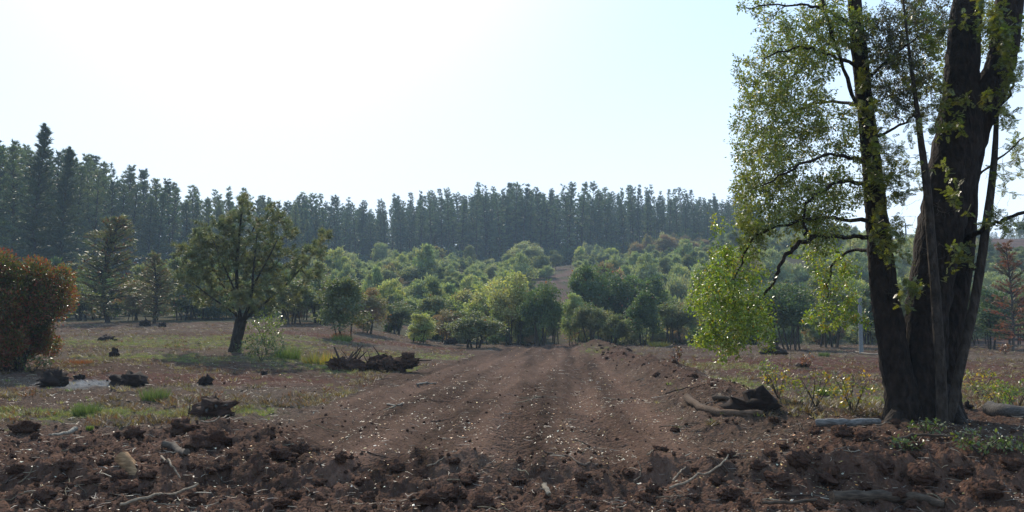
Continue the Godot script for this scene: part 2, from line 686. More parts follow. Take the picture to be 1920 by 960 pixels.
func px_line(list: Array) -> Array:
	# [[px, py, D, radius px], ...] -> [points, radii], smoothed
	var pts := PackedVector3Array()
	var rr := PackedFloat32Array()
	var cr := Curve3D.new()
	for k in list.size():
		var a: Array = list[k]
		var p := P(a[0], a[1], a[2])
		var q0: Array = list[maxi(k - 1, 0)]
		var q1: Array = list[mini(k + 1, list.size() - 1)]
		var t := (P(q1[0], q1[1], q1[2]) - P(q0[0], q0[1], q0[2])) * 0.17
		cr.add_point(p, -t, t)
	for k in list.size() - 1:
		var sub := 6
		for q in sub:
			pts.append(cr.sample(k, float(q) / sub))
			rr.append(lerpf(list[k][3] * list[k][2], list[k + 1][3] * list[k + 1][2], float(q) / sub) / F)
	pts.append(cr.sample(list.size() - 2, 1.0))
	rr.append(list[-1][3] * list[-1][2] / F)
	return [pts, rr]


func blob_targets(r: RandomNumberGenerator, px: float, py: float, rx: float, ry: float, D: float, depth: float, count: int) -> Array:
	var out := []
	var hub := Vector3.ZERO
	for k in count:
		var u := rnd_dir(r) * pow(r.randf(), 0.38)
		if k % 14 == 0: hub = u
		elif k % 3 > 0: u = hub + rnd_dir(r) * 0.34 * r.randf()
		out.append(P(px + u.x * rx, py + u.y * ry, D + u.z * depth))
	return out


func skyline(px: float) -> float:
	var pts := [[-200, 262], [0, 272], [60, 276], [120, 284], [200, 308], [270, 322], [330, 352], [400, 350], [480, 362], [550, 372], [640, 382], [700, 386], [740, 376], [800, 362], [880, 356], [1000, 354], [1130, 355], [1250, 362], [1340, 368], [1420, 374], [1520, 384]]
	for k in pts.size() - 1:
		if px <= pts[k + 1][0]:
			return lerpf(pts[k][1], pts[k + 1][1], clampf((px - pts[k][0]) / float(pts[k + 1][0] - pts[k][0]), 0.0, 1.0))
	return pts[-1][1]


func plant(proto: Array, called: String, label: String, category: String, group: String, at: Vector3, sxz: float, sy: float, turn: float, leafm: Material, parts := true) -> Node3D:
	var o := thing(called, label, category, at, group)
	o.rotation.y = turn
	o.scale = Vector3(sxz, sy, sxz)
	obj("trunk", proto[0], M.twig, o)
	obj("crown", proto[1], leafm, o)
	return o


func scatter(called: String, label: String, category: String, m: Mesh, mat: Material, where: Array, tints = null) -> MultiMeshInstance3D:
	var mm := MultiMesh.new()
	mm.transform_format = MultiMesh.TRANSFORM_3D
	mm.use_colors = tints != null
	mm.mesh = m
	mm.instance_count = where.size()
	for k in where.size():
		mm.set_instance_transform(k, where[k])
		if tints != null: mm.set_instance_color(k, tints[k])
	var o := MultiMeshInstance3D.new()
	o.name = numbered(called)
	o.multimesh = mm
	o.material_override = mat
	add_child(o)
	tag(o, label, category, "", "stuff")
	return o


func build_pines() -> void:
	var r := gen(77)
	var protos := []
	var dark := [Color(0.078, 0.109, 0.062), Color(0.065, 0.096, 0.062), Color(0.093, 0.124, 0.070)]
	for k in 6:
		protos.append(pine_meshes(100 + k, {"h": 20.0, "low": [0.22, 0.42, 0.30, 0.5, 0.26, 0.36][k], "r": [2.3, 1.5, 1.9, 1.7, 2.6, 1.4][k], "stem": 0.2, "bark": Color(0.11, 0.088, 0.070), "step": [0.5, 0.6, 0.7, 0.55, 0.65, 0.5][k], "tufts": 9.0, "blades": 4, "needle": 0.5, "width": 0.12, "spread": 0.42, "cols": dark, "taper": [0.8, 0.6, 0.9, 0.5, 0.75, 1.0][k], "gap": [0.2, 0.3, 0.35, 0.15, 0.4, 0.2][k], "bare": 0.35, "lean": 0.03}))
	var spires := []
	for k in 5:
		spires.append(pine_meshes(140 + k, {"h": 20.0, "low": 0.12 + 0.05 * (k % 2), "r": 2.3 + 0.35 * (k % 3), "stem": 0.26, "bark": Color(0.085, 0.066, 0.052), "step": 0.5, "tufts": 13.0, "blades": 4, "needle": 0.42, "width": 0.10, "spread": 0.5, "cols": [Color(0.074, 0.099, 0.053), Color(0.093, 0.115, 0.056), Color(0.112, 0.127, 0.068)], "taper": 0.75, "gap": 0.1}))
	var spire := pine_meshes(160, {"h": 20.0, "low": 0.06, "r": 2.7, "stem": 0.28, "bark": Color(0.085, 0.066, 0.052), "step": 0.36, "tufts": 20.0, "blades": 4, "needle": 0.40, "width": 0.10, "spread": 0.5, "cols": [Color(0.056, 0.074, 0.042), Color(0.066, 0.082, 0.046)], "taper": 0.95, "gap": 0.03, "bare": 0.05})
	# the plantation on the ridge: rows that begin where the slope ends
	var forest_at := [[], [], [], [], [], []]
	var px := 560.0
	for row in 15:
		px = 545.0 + r.randf() * 20.0
		var D0 := 200.0 + row * 4.6
		while px < 1560.0:
			var D := D0 + r.randf_range(-2.5, 2.5) + 26.0 * sm(720.0, 560.0, px) * -1.0
			var x := (px - 960.0) / F * D
			var top := P(px, skyline(px) - 13.0 + 44.0 * pow(r.randf(), 1.2) + (0.0 if row < 4 else 18.0), D).y
			var base := macro(x, D) - 0.1
			if px > 1395.0: top -= (px - 1395.0) * 0.03
			var s := (top - base) / 20.0
			var wide := clampf(s, 0.7, 1.1) * r.randf_range(0.85, 1.2)
			var k := r.randi() % 6
			if row < 4 and px < 1470.0:
				plant(protos[k], "pine_tree", "tall slender dark pine in the plantation along the ridge", "tree", "plantation pines on the ridge", Vector3(x, base, -D), wide, s, r.randf() * TAU, [M.needle, M.needle_pale, M.needle_deep][r.randi() % 3])
			else:
				forest_at[k].append(Transform3D(Basis(Vector3.UP, r.randf() * TAU).scaled(Vector3(wide, s, wide)), Vector3(x, base, -D)))
			px += r.randf_range(9.0, 32.0) * (1.0 if row < 4 else 1.15)
	# the older pines beyond the field on the other side
	for row in 4:
		px = -70.0 + r.randf() * 25.0
		while px < 600.0:
			var f := clampf(px / 600.0, 0.0, 1.0)
			var D := lerpf(100.0, 172.0, f) + row * 8.0 + r.randf_range(-3, 3)
			var x := (px - 960.0) / F * D
			var top := P(px, skyline(px) + r.randf_range(-12, 30) + (30.0 * r.randf() if row == 0 else 4.0), D).y
			var base := macro(x, D) - 0.1
			var s := (top - base) / 20.0
			var sp: Array = spires[r.randi() % 5] if r.randf() < 0.7 else protos[r.randi() % 6]
			plant(sp, "pine_tree", "tall pine in the mixed stand beyond the cleared field", "tree", "tall pines beyond the field", Vector3(x, base, -D), s * r.randf_range(0.9, 1.2), s, r.randf() * TAU, [M.needle, M.needle_pale, M.needle_deep][r.randi() % 3])
			px += r.randf_range(24.0, 36.0) * 110.0 / D
	for a in [[68, 235, 96.0, 0, "tallest pine, a dark pointed spire above the stand"], [118, 278, 98.0, 1, "dark pointed pine beside the tallest spire"]]:
		var D: float = a[2]
		var x: float = (a[0] - 960.0) / F * D
		var base := macro(x, D)
		var s := (P(a[0], a[1], D).y - base) / 20.0
		plant(spire, "pine_tree", a[4], "tree", "tall pines beyond the field", Vector3(x, base, -D), s * 1.15, s, 0.7, M.needle)
	for part in 2:
		var n := 0
		for k in 6:
			var o := scatter("pine_forest", "dark mass of pines deep in the ridge plantation", "forest", protos[k][part], [M.twig, M.needle][part], forest_at[k])
	# far wooded skyline beyond the open slope
	var fa := []
	for k in 420:
		var fx := r.randf_range(1440.0, 2150.0)
		var D := r.randf_range(208.0, 262.0)
		var x := (fx - 960.0) / F * D
		var s := r.randf_range(0.1, 0.26)
		fa.append(Transform3D(Basis(Vector3.UP, r.randf() * TAU).scaled(Vector3(s * 1.8, s, s * 1.8)), Vector3(x, macro(x, D) - 0.3, -D)))
	scatter("distant_wood", "distant strip of blue green trees along the far skyline", "wood", spires[2][1], M.needle, fa)


func build_bushes() -> void:
	var r := gen(91)
	var bark := Color(0.075, 0.060, 0.048)
	var K := {}
	var pale := [Color(0.247, 0.282, 0.155), Color(0.213, 0.257, 0.137), Color(0.283, 0.301, 0.181)]
	var yellow := [Color(0.330, 0.334, 0.131), Color(0.271, 0.298, 0.120), Color(0.366, 0.336, 0.163)]
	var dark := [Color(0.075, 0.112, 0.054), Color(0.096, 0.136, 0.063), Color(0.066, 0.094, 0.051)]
	var olive := [Color(0.150, 0.167, 0.089), Color(0.181, 0.186, 0.107), Color(0.121, 0.140, 0.077)]
	var red := [Color(0.263, 0.154, 0.109), Color(0.221, 0.160, 0.109), Color(0.198, 0.170, 0.102)]
	var grey := [Color(0.291, 0.287, 0.197), Color(0.256, 0.262, 0.185)]
	var list := {"pale": pale, "yellow": yellow, "dark": dark, "olive": olive, "red": red, "grey": grey}
	for key in list:
		# trees of the nearer line, 5 m tall, in three shapes each
		K[key] = []
		for k in 3:
			K[key].append(bush_meshes(hash(key) % 1000 + k * 13, {"h": 5.0, "r": 2.0, "low": [0.16, 0.08, 0.24][k], "lumps": [44, 54, 38][k], "count": 10000, "cols": list[key], "leaf": 0.165, "slim": 0.55, "stems": [6, 4, 7][k], "stem_r": 0.065, "bark": bark, "point": [0.75, 0.55, 0.85][k], "foot": 0.95, "odd": Color(0.20, 0.07, 0.04), "odd_share": 0.012, "stem_spread": 0.4}))
		# round shrubs of the valley, leafy to the ground, 3 m tall
		K[key + "_shrub"] = []
		for k in 3:
			K[key + "_shrub"].append(bush_meshes(hash(key) % 900 + 300 + k * 17, {"h": 3.0, "r": 1.7, "low": 0.04, "lumps": 16 + 4 * k, "count": 3600, "cols": list[key], "leaf": 0.25, "slim": 0.36, "stray": 0.2, "stems": 4, "stem_r": 0.04, "bark": bark, "point": [0.7, 0.4, 0.85][k], "foot": 0.95, "up": 0.9}))
	K.conifer = []
	for k in 3:
		K.conifer.append(pine_meshes(400 + k, {"h": 8.0, "low": 0.10, "r": 1.75, "stem": 0.13, "bark": bark, "step": 0.17, "tufts": 15.0, "blades": 4, "needle": 0.26, "width": 0.06, "spread": 0.4, "cols": [Color(0.155, 0.145, 0.062), Color(0.135, 0.145, 0.064), Color(0.175, 0.150, 0.068)], "odd": Color(0.19, 0.075, 0.035), "odd_share": 0.06 + 0.05 * k, "taper": 0.8, "rise0": 0.05, "rise1": 1.2, "gap": 0.25, "lean": 0.04}))
	K.dead = [pine_meshes(420, {"h": 8.0, "low": 0.12, "r": 1.6, "stem": 0.1, "bark": Color(0.12, 0.10, 0.085), "step": 0.2, "tufts": 14.0, "blades": 4, "needle": 0.22, "width": 0.05, "spread": 0.25, "cols": [Color(0.24, 0.075, 0.040), Color(0.20, 0.085, 0.045), Color(0.12, 0.10, 0.05)], "taper": 0.8, "rise0": 0.15, "rise1": 1.2, "gap": 0.25})]
	var trees := [
		["conifer", 1, 207, 60.0, 404, 62, "olive conifer with a bare lower stem behind the field edge"],
		["conifer", 2, 290, 58.0, 474, 40, "small pointed olive conifer beside a russet shrub"],
		["red", 0, 255, 63.0, 520, 34, "russet leaved tree between two olive conifers"],
		["olive", 1, 345, 66.0, 470, 52, "olive tree half hidden by the spreading pine"],
		["olive", 0, 155, 66.0, 520, 50, "olive tree behind the red tipped round bush"],
		["dark", 0, 60, 70.0, 500, 60, "dark tree behind the red tipped round bush"],
		["dark", 1, 400, 72.0, 500, 50, "dark tree under the pines behind the spreading pine"],
		["olive", 2, 545, 56.0, 520, 52, "olive tree with many thin stems beside the spreading pine"],
		["olive", 0, 598, 60.0, 492, 52, "taller olive tree with many thin stems near the field edge"],
		["olive", 1, 645, 44.0, 506, 58, "leaning small tree with one dark trunk on the field"],
		["red", 1, 692, 52.0, 534, 42, "dusky red and green tree next to the leaning tree"],
		["olive", 2, 742, 60.0, 562, 36, "low olive tree behind the root pile"],
		["yellow", 1, 790, 50.0, 580, 34, "small yellow green tree at the field edge"],
		["olive", 1, 815, 66.0, 545, 40, "dull olive tree in the middle of the thicket"],
		["red", 2, 840, 54.0, 578, 30, "low reddish bush at the field edge"],
		["yellow", 2, 868, 70.0, 538, 46, "pale yellow green tree behind the low dark bush"],
		["yellow", 0, 905, 62.0, 530, 44, "rounded yellow green tree beside the tallest yellow crown"],
		["olive", 0, 890, 49.0, 574, 56, "low wide bush with a lit yellow top at the road end"],
		["yellow", 0, 957, 57.0, 506, 52, "tallest yellow crowned tree with several thin trunks by the road"],
		["olive", 2, 985, 60.0, 548, 44, "grey green tree between the yellow crown and a dark tree"],
		["dark", 2, 1014, 53.0, 520, 42, "dark green tree with a clump of thick dark trunks at the road end"],
		["olive", 0, 1040, 62.0, 552, 24, "small tree at the mouth of the track beyond the road"],
		["pale", 1, 1078, 55.0, 546, 34, "light green sapling with one thin bare pole trunk"],
		["dark", 0, 1108, 66.0, 488, 46, "tall dark round crowned tree above the bank"],
		["dark", 2, 1165, 68.0, 500, 58, "widest dark crowned tree behind the small bank trees"],
		["dark", 1, 1222, 70.0, 512, 46, "dark round tree at the end of the dark group"],
		["olive", 2, 1108, 53.0, 566, 40, "small many stemmed olive tree beside the soil bank"],
		["olive", 0, 1148, 55.0, 582, 38, "low olive tree with a slanting stem beside the bank"],
		["dark", 1, 1208, 54.0, 538, 42, "dark pointed tree standing behind the soil bank"],
		["olive", 2, 1262, 56.0, 560, 40, "brownish olive tree beside the dark pointed tree"],
		["red", 0, 1285, 62.0, 560, 36, "reddish tree showing through behind the drooping bough"],
		["olive", 1, 1330, 64.0, 530, 46, "olive tree behind the drooping leafy bough"],
		["olive", 2, 1400, 60.0, 540, 50, "olive tree with bare stems behind the drooping bough"],
		["dark", 2, 1478, 46.0, 520, 62, "spreading many stemmed bush behind the arching branch"],
		["olive", 0, 1560, 50.0, 505, 60, "tall green bush with thin stems near the grey post"],
		["dark", 0, 1625, 56.0, 530, 50, "dark bush just behind the twin stemmed tree"],
		["olive", 1, 1700, 60.0, 545, 50, "olive bush seen between the big trunks"],
		["dark", 1, 1853, 47.0, 535, 54, "dense dark green tree beside the russet conifer"],
		["dark", 2, 1800, 55.0, 560, 50, "dark bush behind the leaning thin stem"],
		["dark", 0, 1770, 52.0, 548, 44, "dark tree directly behind the big trunks"],
		["olive", 1, 1832, 58.0, 520, 46, "olive tree rising above the dark trees past the big tree"],
		["dark", 2, 1905, 60.0, 515, 50, "tall dark tree behind the russet conifer"],
		["dead", 0, 1893, 44.0, 455, 46, "russet dying conifer with a thin bare stem"],
		["olive", 2, 1935, 52.0, 540, 50, "green tree behind the russet dying conifer"],
	]
	for a in trees:
		var D: float = a[3]
		var x: float = (a[2] - 960.0) / F * D
		var base := H(x, D)
		var top := P(a[2], a[4], D).y
		var w: float = a[5] * D / F
		var proto: Array = K[a[0]][a[1]]
		var tall := 8.0 if a[0] in ["conifer", "dead"] else 5.0
		var wide := w / (1.6 if tall > 6 else 1.75)
		plant(proto, "conifer_tree" if tall > 6 else "broadleaf_tree", a[6], "tree", "trees along the field edge", Vector3(x, base - 0.05, -D), wide, (top - base) / tall, r.randf() * TAU, M.needle if tall > 6 else M.leaf_dull)
	var words := {"pale_shrub": "pale green", "olive_shrub": "olive", "grey_shrub": "grey green", "yellow_shrub": "yellow green", "red_shrub": "reddish brown", "dark_shrub": "dark green"}
	# thicket under the pines and along the edge of the clearing
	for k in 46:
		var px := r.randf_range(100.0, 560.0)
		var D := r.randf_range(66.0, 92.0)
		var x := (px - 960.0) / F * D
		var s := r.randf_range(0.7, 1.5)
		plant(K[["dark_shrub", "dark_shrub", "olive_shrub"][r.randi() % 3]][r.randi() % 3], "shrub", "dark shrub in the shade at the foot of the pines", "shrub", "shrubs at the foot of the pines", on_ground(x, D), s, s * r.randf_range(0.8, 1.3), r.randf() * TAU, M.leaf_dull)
	for k in 60:
		var px := r.randf_range(520.0, 1640.0)
		if absf(px - 1045.0) < 40.0: continue
		var D := r.randf_range(56.0, 66.0)
		var x := (px - 960.0) / F * D
		var s := r.randf_range(0.25, 0.7)
		var key: String = ["olive_shrub", "red_shrub", "grey_shrub", "dark_shrub"][r.randi() % 4]
		plant(K[key][r.randi() % 3], "shrub", words[key] + " low brush among the thin trunks at the field edge", "shrub", words[key] + " brush at the field edge", on_ground(x, D), s * 1.3, s, r.randf() * TAU, M.leaf_dull)
	# shrubs over the slope of the valley
	var kinds := ["pale_shrub", "pale_shrub", "pale_shrub", "olive_shrub", "grey_shrub", "yellow_shrub", "red_shrub", "olive_shrub"]
	var count := 0
	var tries := 0
	while count < 298 and tries < 4000:
		tries += 1
		var px := r.randf_range(560.0, 1940.0)
		var D := 66.0 + 130.0 * pow(r.randf(), 0.95)
		var x := (px - 960.0) / F * D
		if absf(px - 1052.0) < 24.0 + 600.0 / D: continue
		if n_patch.get_noise_2d(x * 0.5, D * 0.35) > 0.24: continue
		if px > 1640.0 and D > 130.0 and r.randf() < 0.85: continue
		if px < 900.0 and D > 160.0 and r.randf() < 0.7: continue
		var key: String = kinds[r.randi() % kinds.size()]
		if px > 1180.0 and px < 1330.0 and D > 150.0 and r.randf() < 0.6: key = "red_shrub"
		var s := r.randf_range(0.6, 1.3) * lerpf(1.0, 0.9, sm(70.0, 160.0, D))
		plant(K[key][r.randi() % 3], "shrub", words[key] + " shrub on the valley slope below the ridge pines", "shrub", words[key] + " shrubs on the valley slope", on_ground(x, D), s * r.randf_range(0.8, 1.25), s * r.randf_range(0.75, 1.5), r.randf() * TAU, M.leaf_dull)
		count += 1
	for a in [["pale", 0, 713, 165.0, 452, 22, "pale slim tree standing out against the dark ridge pines"], ["grey", 2, 985, 150.0, 450, 40, "largest grey green tree on the slope below the ridge"], ["olive", 1, 880, 158.0, 455, 17, "slim tree with a russet top on the slope"], ["olive", 0, 740, 140.0, 487, 26, "rounded olive tree below the pale slim tree"], ["olive", 2, 912, 160.0, 486, 12, "smallest round tree on the slope by the bare patch"], ["olive", 0, 1040, 158.0, 466, 16, "olive tree beside the largest grey green tree"], ["red", 1, 1250, 165.0, 438, 30, "reddish brown tree at the foot of the ridge pines"], ["olive", 1, 1090, 165.0, 470, 20, "olive tree at the top of the bare track"]]:
		var D: float = a[3]
		var x: float = (a[2] - 960.0) / F * D
		var base := H(x, D)
		plant(K[a[0]][a[1]], "broadleaf_tree", a[6], "tree", "single trees on the slope", Vector3(x, base, -D), a[5] * D / F / 2.0, (P(a[2], a[4], D).y - base) / 5.0, r.randf() * TAU, M.leaf_dull)
	# low scrub beyond, too thick to count
	var at := [[], []]
	for k in 2600:
		var px := r.randf_range(520.0, 2050.0)
		var D := r.randf_range(66.0, 190.0)
		var x := (px - 960.0) / F * D
		if absf(px - 1052.0) < 22.0 + 500.0 / D: continue
		if n_patch.get_noise_2d(x * 0.5, D * 0.35) > 0.30: continue
		if px > 1640.0 and D > 125.0: continue
		var s := r.randf_range(0.25, 0.75)
		at[r.randi() % 2].append(Transform3D(Basis(Vector3.UP, r.randf() * TAU).scaled(Vector3(s * 1.4, s, s * 1.4)), on_ground(x, D)))
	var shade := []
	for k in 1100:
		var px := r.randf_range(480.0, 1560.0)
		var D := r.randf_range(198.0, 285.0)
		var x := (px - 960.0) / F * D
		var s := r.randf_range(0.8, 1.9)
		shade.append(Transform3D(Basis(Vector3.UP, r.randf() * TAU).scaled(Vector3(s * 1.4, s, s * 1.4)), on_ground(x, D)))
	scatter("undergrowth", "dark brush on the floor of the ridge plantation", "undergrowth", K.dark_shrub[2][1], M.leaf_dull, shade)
	scatter("undergrowth", "low pale green scrub covering the valley slope", "undergrowth", K.pale_shrub[0][1], M.leaf_dull, at[0])
	scatter("undergrowth", "low olive scrub covering the valley slope", "undergrowth", K.olive_shrub[1][1], M.leaf_dull, at[1])


func build_red_bush() -> void:
	var at := on_ground((40.0 - 960.0) / F * 22.6, 22.6)
	var o := thing("round_bush", "large rounded bush with red tipped leaves on the cleared field", "bush", at)
	var r := gen(5)
	var lv := MB.new()
	var wood := MB.new()
	var k := 22.6 / F
	# lumps over a dome: [x, y, radius] in metres from the foot
	var lumps := []
	for q in 46:
		var u := rnd_dir(r)
		var e := pow(r.randf(), 0.3)
		lumps.append([Vector3(u.x * e * 1.22 - 0.08, 1.88 + u.y * e * 1.08, u.z * e * 1.22), r.randf_range(0.32, 0.52)])
	for q in 20:
		lumps.append([Vector3(r.randf_range(-1.3, 0.35), r.randf_range(0.25, 1.0), r.randf_range(-0.9, 0.9)), r.randf_range(0.25, 0.4)])
	for lump in lumps:
		var ctr: Vector3 = lump[0]
		var lr: float = lump[1]
		var low := ctr.y < 1.0
		for q in 1250:
			var d := rnd_dir(r)
			var g := pow(r.randf(), 0.42) * (1.0 + 0.35 * n_fine.get_noise_3dv(d * 2.0 + ctr * 4.0))
			var pos := ctr + d * lr * g
			if pos.y < 0.05: continue
			var tip := (pos - Vector3(-0.1, 1.9, 0)).length() > 1.1 and g > 0.62 and r.randf() < 0.8
			var dirn := (d + rnd_dir(r) * 0.9 + Vector3(0, 0.3, 0)).normalized()
			var col := Color(0.058, 0.062, 0.030) if not low else Color(0.060, 0.075, 0.035)
			if r.randf() < 0.35: col = Color(0.120, 0.135, 0.040)
			if tip: col = [Color(0.24, 0.050, 0.032), Color(0.19, 0.068, 0.034), Color(0.16, 0.130, 0.045)][r.randi() % 3]
			elif r.randf() < 0.2 and not low: col = Color(0.10, 0.042, 0.032)
			var l := 0.075 * r.randf_range(0.65, 1.3)
			lv.leaf(pos, dirn, dirn.cross(rnd_dir(r)).normalized(), l, l * 0.42, 0.15, vary(col, r, 0.25))
	for q in 9:
		var a := TAU * q / 9.0
		var foot := Vector3(cos(a) * 0.22 - 0.15, -0.2, sin(a) * 0.22)
		var goal: Vector3 = lumps[q * 4][0]
		wood.tube(curve(foot, goal, Vector3(0, 0.25, 0), 7), taper(8, 0.045, 0.012), 6, Color(0.08, 0.06, 0.048), 0.0, n_fine)
	obj("trunk", wood.mesh(), M.twig, o)
	obj("crown", lv.mesh(), M.leaf, o)


func build_spreading_pine() -> void:
	var base := ground_px(447, 660)
	var D := -base.z
	var o := thing("spreading_pine", "spreading pine with forked trunk standing alone on the field", "tree", base)
	var r := gen(8)
	var wood := MB.new()
	var g := Grower.new()
	var bark := Color(0.085, 0.068, 0.055)
	for line in [
		[[436, 672, D, 16], [443, 640, D, 12], [452, 600, D, 13]],
		[[452, 604, D, 8], [446, 560, D, 7], [444, 500, D, 6], [450, 430, D, 4], [456, 365, D, 1.2]],
		[[454, 604, D, 7], [470, 560, D - 0.3, 5.5], [476, 500, D - 0.5, 4], [482, 440, D - 0.6, 2]],
		[[450, 606, D, 6], [436, 575, D + 0.4, 4.5], [410, 520, D + 0.8, 3], [375, 460, D + 1.0, 1.6]],
		[[456, 602, D, 6], [480, 580, D + 0.2, 5], [530, 540, D + 0.3, 4], [580, 485, D + 0.4, 2.6], [612, 445, D + 0.4, 1.2]],
		[[448, 560, D, 4], [420, 500, D - 0.8, 3], [395, 440, D - 1.0, 1.6]],
		[[472, 540, D, 4], [500, 490, D - 0.9, 3], [520, 450, D - 1.2, 1.5]],
		[[446, 500, D, 4], [470, 440, D + 0.9, 2.5], [490, 400, D + 1.1, 1.2]],
		[[444, 590, D, 4], [400, 560, D - 0.6, 3], [360, 530, D - 0.9, 1.4]],
	]:
		var pr := px_line(line)
		for q in pr[0].size():
			pr[0][q] -= base
			pr[1][q] *= 0.85 if line[0][3] > 11 else 0.5
		wood.tube(pr[0], pr[1], 9, bark, 0.12, n_fine)
		g.add(pr[0], pr[1])
	var targets := []
	for b in [[457, 378, 14, 26, 40], [452, 422, 44, 40, 110], [440, 490, 95, 70, 340], [400, 440, 45, 40, 90], [370, 470, 50, 45, 110], [365, 520, 38, 40, 90], [510, 460, 55, 70, 150], [530, 530, 70, 50, 120], [575, 490, 40, 34, 80], [605, 452, 17, 24, 46], [420, 560, 70, 28, 90], [480, 570, 45, 28, 60], [340, 470, 16, 20, 16]]:
		for t in blob_targets(r, b[0], b[1], b[2], b[3], D, 1.35, int(b[4] * 1.4)): targets.append(t - base)
	var twigs := grow(g, targets, wood, bark, r, -0.06, 0.022)
	var nd := MB.new()
	tufts_along(twigs, nd, r, [Color(0.160, 0.168, 0.078), Color(0.185, 0.182, 0.085), Color(0.135, 0.152, 0.074), Color(0.185, 0.165, 0.085)], 0.17, 0.023, 26.0, 6)
	obj("trunk", wood.mesh(), M.bark, o)
	obj("crown", nd.mesh(), M.needle, o)


func build_big_tree() -> void:
	var D := 12.0
	var base := on_ground((1735.0 - 960.0) / F * D, D)
	print("big tree foot ", HORIZON + (EYE - base.y) * F / D)
	var o := thing("twin_stemmed_tree", "big tree with dark twin trunks and drooping leafy boughs over the soil bank", "tree", base)
	var r := gen(12)
	var bark := Color(0.054, 0.037, 0.028)
	var g := Grower.new()
	var lines := [
		["trunk", [[1728, 812, D, 62], [1732, 775, D, 46], [1732, 700, D, 38], [1738, 600, D, 38], [1748, 520, D, 38], [1764, 430, D, 40], [1784, 330, D, 42], [1798, 240, D, 40], [1802, 170, D, 31], [1806, 90, D, 29], [1815, 0, D, 27], [1826, -140, D, 24]]],
		["trunk", [[1776, 812, D + 0.15, 42], [1772, 740, D + 0.15, 27], [1776, 640, D + 0.2, 26], [1792, 540, D + 0.2, 25], [1802, 440, D + 0.2, 25], [1808, 330, D + 0.1, 26], [1824, 250, D + 0.1, 29], [1848, 190, D, 28], [1872, 130, D, 26], [1888, 60, D, 24], [1894, -30, D, 23], [1900, -150, D, 20]]],
		["trunk", [[1696, 812, D - 0.1, 46], [1692, 740, D - 0.1, 30], [1675, 660, D - 0.15, 26], [1660, 560, D - 0.2, 25], [1650, 470, D - 0.2, 22], [1641, 380, D - 0.2, 19], [1633, 290, D - 0.2, 17], [1621, 190, D - 0.2, 15], [1611, 90, D - 0.2, 14], [1602, 0, D - 0.2, 12], [1594, -140, D - 0.2, 10]]],
		["branch", [[1628, 236, D - 0.3, 6], [1592, 160, D - 0.6, 6], [1562, 70, D - 0.7, 5.5], [1538, -10, D - 0.8, 5], [1510, -120, D - 0.8, 4]]],
		["branch", [[1650, 440, D - 0.2, 9], [1600, 444, D - 0.7, 7], [1550, 442, D - 1.0, 7], [1500, 456, D - 1.2, 7], [1466, 490, D - 1.3, 6], [1440, 545, D - 1.3, 4], [1400, 580, D - 1.3, 2.5]]],
		["branch", [[1640, 350, D - 0.2, 8], [1590, 340, D - 0.8, 6], [1545, 355, D - 1.1, 6], [1512, 385, D - 1.3, 5], [1510, 440, D - 1.3, 4]]],
		["branch", [[1636, 310, D - 0.2, 7], [1570, 290, D - 0.9, 5], [1500, 310, D - 1.4, 4], [1430, 350, D - 1.6, 2]]],
		["branch", [[1615, 130, D - 0.2, 7], [1560, 105, D - 0.6, 5], [1500, 90, D - 1.0, 4], [1430, 110, D - 1.3, 2]]],
		["branch", [[1620, 200, D - 0.2, 7], [1550, 190, D + 0.6, 5], [1480, 210, D + 1.0, 3.5], [1410, 260, D + 1.2, 2]]],
		["branch", [[1608, 60, D - 0.2, 6], [1550, 20, D - 0.6, 5], [1490, 10, D - 1.0, 3], [1400, 15, D - 1.2, 2]]],
		["branch", [[1648, 470, D - 0.2, 7], [1600, 470, D + 0.4, 5], [1560, 500, D + 0.7, 4], [1550, 560, D + 0.8, 2]]],
		["branch", [[1655, 420, D - 0.2, 7], [1560, 410, D - 1.0, 5], [1440, 430, D - 1.5, 4], [1395, 480, D - 1.6, 3], [1370, 560, D - 1.6, 2]]],
		["branch", [[1630, 260, D - 0.2, 6], [1680, 240, D - 0.5, 4], [1725, 210, D - 0.6, 2]]],
		["branch", [[1618, 160, D - 0.2, 6], [1670, 110, D - 0.6, 4], [1720, 70, D - 0.8, 2]]],
		["branch", [[1812, 450, D, 9], [1850, 425, D - 0.4, 7], [1890, 410, D - 0.6, 6], [1950, 385, D - 0.8, 4]]],
		["branch", [[1850, 200, D, 7], [1885, 190, D - 0.1, 6], [1902, 150, D - 0.2, 3]]],
		["branch", [[1812, 500, D, 11], [1828, 500, D + 0.2, 8], [1834, 496, D + 0.25, 6]]],
		["branch", [[1835, 330, D, 4], [1880, 290, D + 0.3, 3], [1940, 240, D + 0.6, 2]]],
	]
	var trunk_done := 0
	for ln in lines:
		var wood := MB.new()
		var pr := px_line(ln[1])
		for q in pr[0].size():
			pr[0][q] -= base
			if ln[0] == "branch":
				pr[1][q] *= 0.6 * r.randf_range(0.85, 1.15)
				if q > 0: pr[0][q] += rnd_dir(r) * 0.022
		wood.tube(pr[0], pr[1], 22 if ln[0] == "trunk" else 8, bark, 0.2 if ln[0] == "trunk" else 0.1, n_fine)
		g.add(pr[0], pr[1])
		obj(ln[0], wood.mesh(), M.bark, o)
	# root flare
	for a in [[1655, 797, 0.2], [1815, 797, 0.1]]:
		var wood := MB.new()
		var p := ground_px(a[0], a[1])
		var from := P(1735 + (a[0] - 1735) * 0.35, 735, D + a[2] * 0.3)
		wood.tube(curve(from - base, p - base + Vector3(0, -0.08, 0), Vector3(0, -0.12, 0), 6), taper(7, 0.19, 0.05), 9, bark, 0.25, n_fine)
		obj("root", wood.mesh(), M.bark, o)
	var lime := [Color(0.229, 0.284, 0.050), Color(0.180, 0.240, 0.045), Color(0.287, 0.307, 0.069), Color(0.147, 0.196, 0.040)]
	var mixed := [Color(0.172, 0.196, 0.050), Color(0.205, 0.217, 0.065), Color(0.131, 0.157, 0.045), Color(0.229, 0.226, 0.076)]
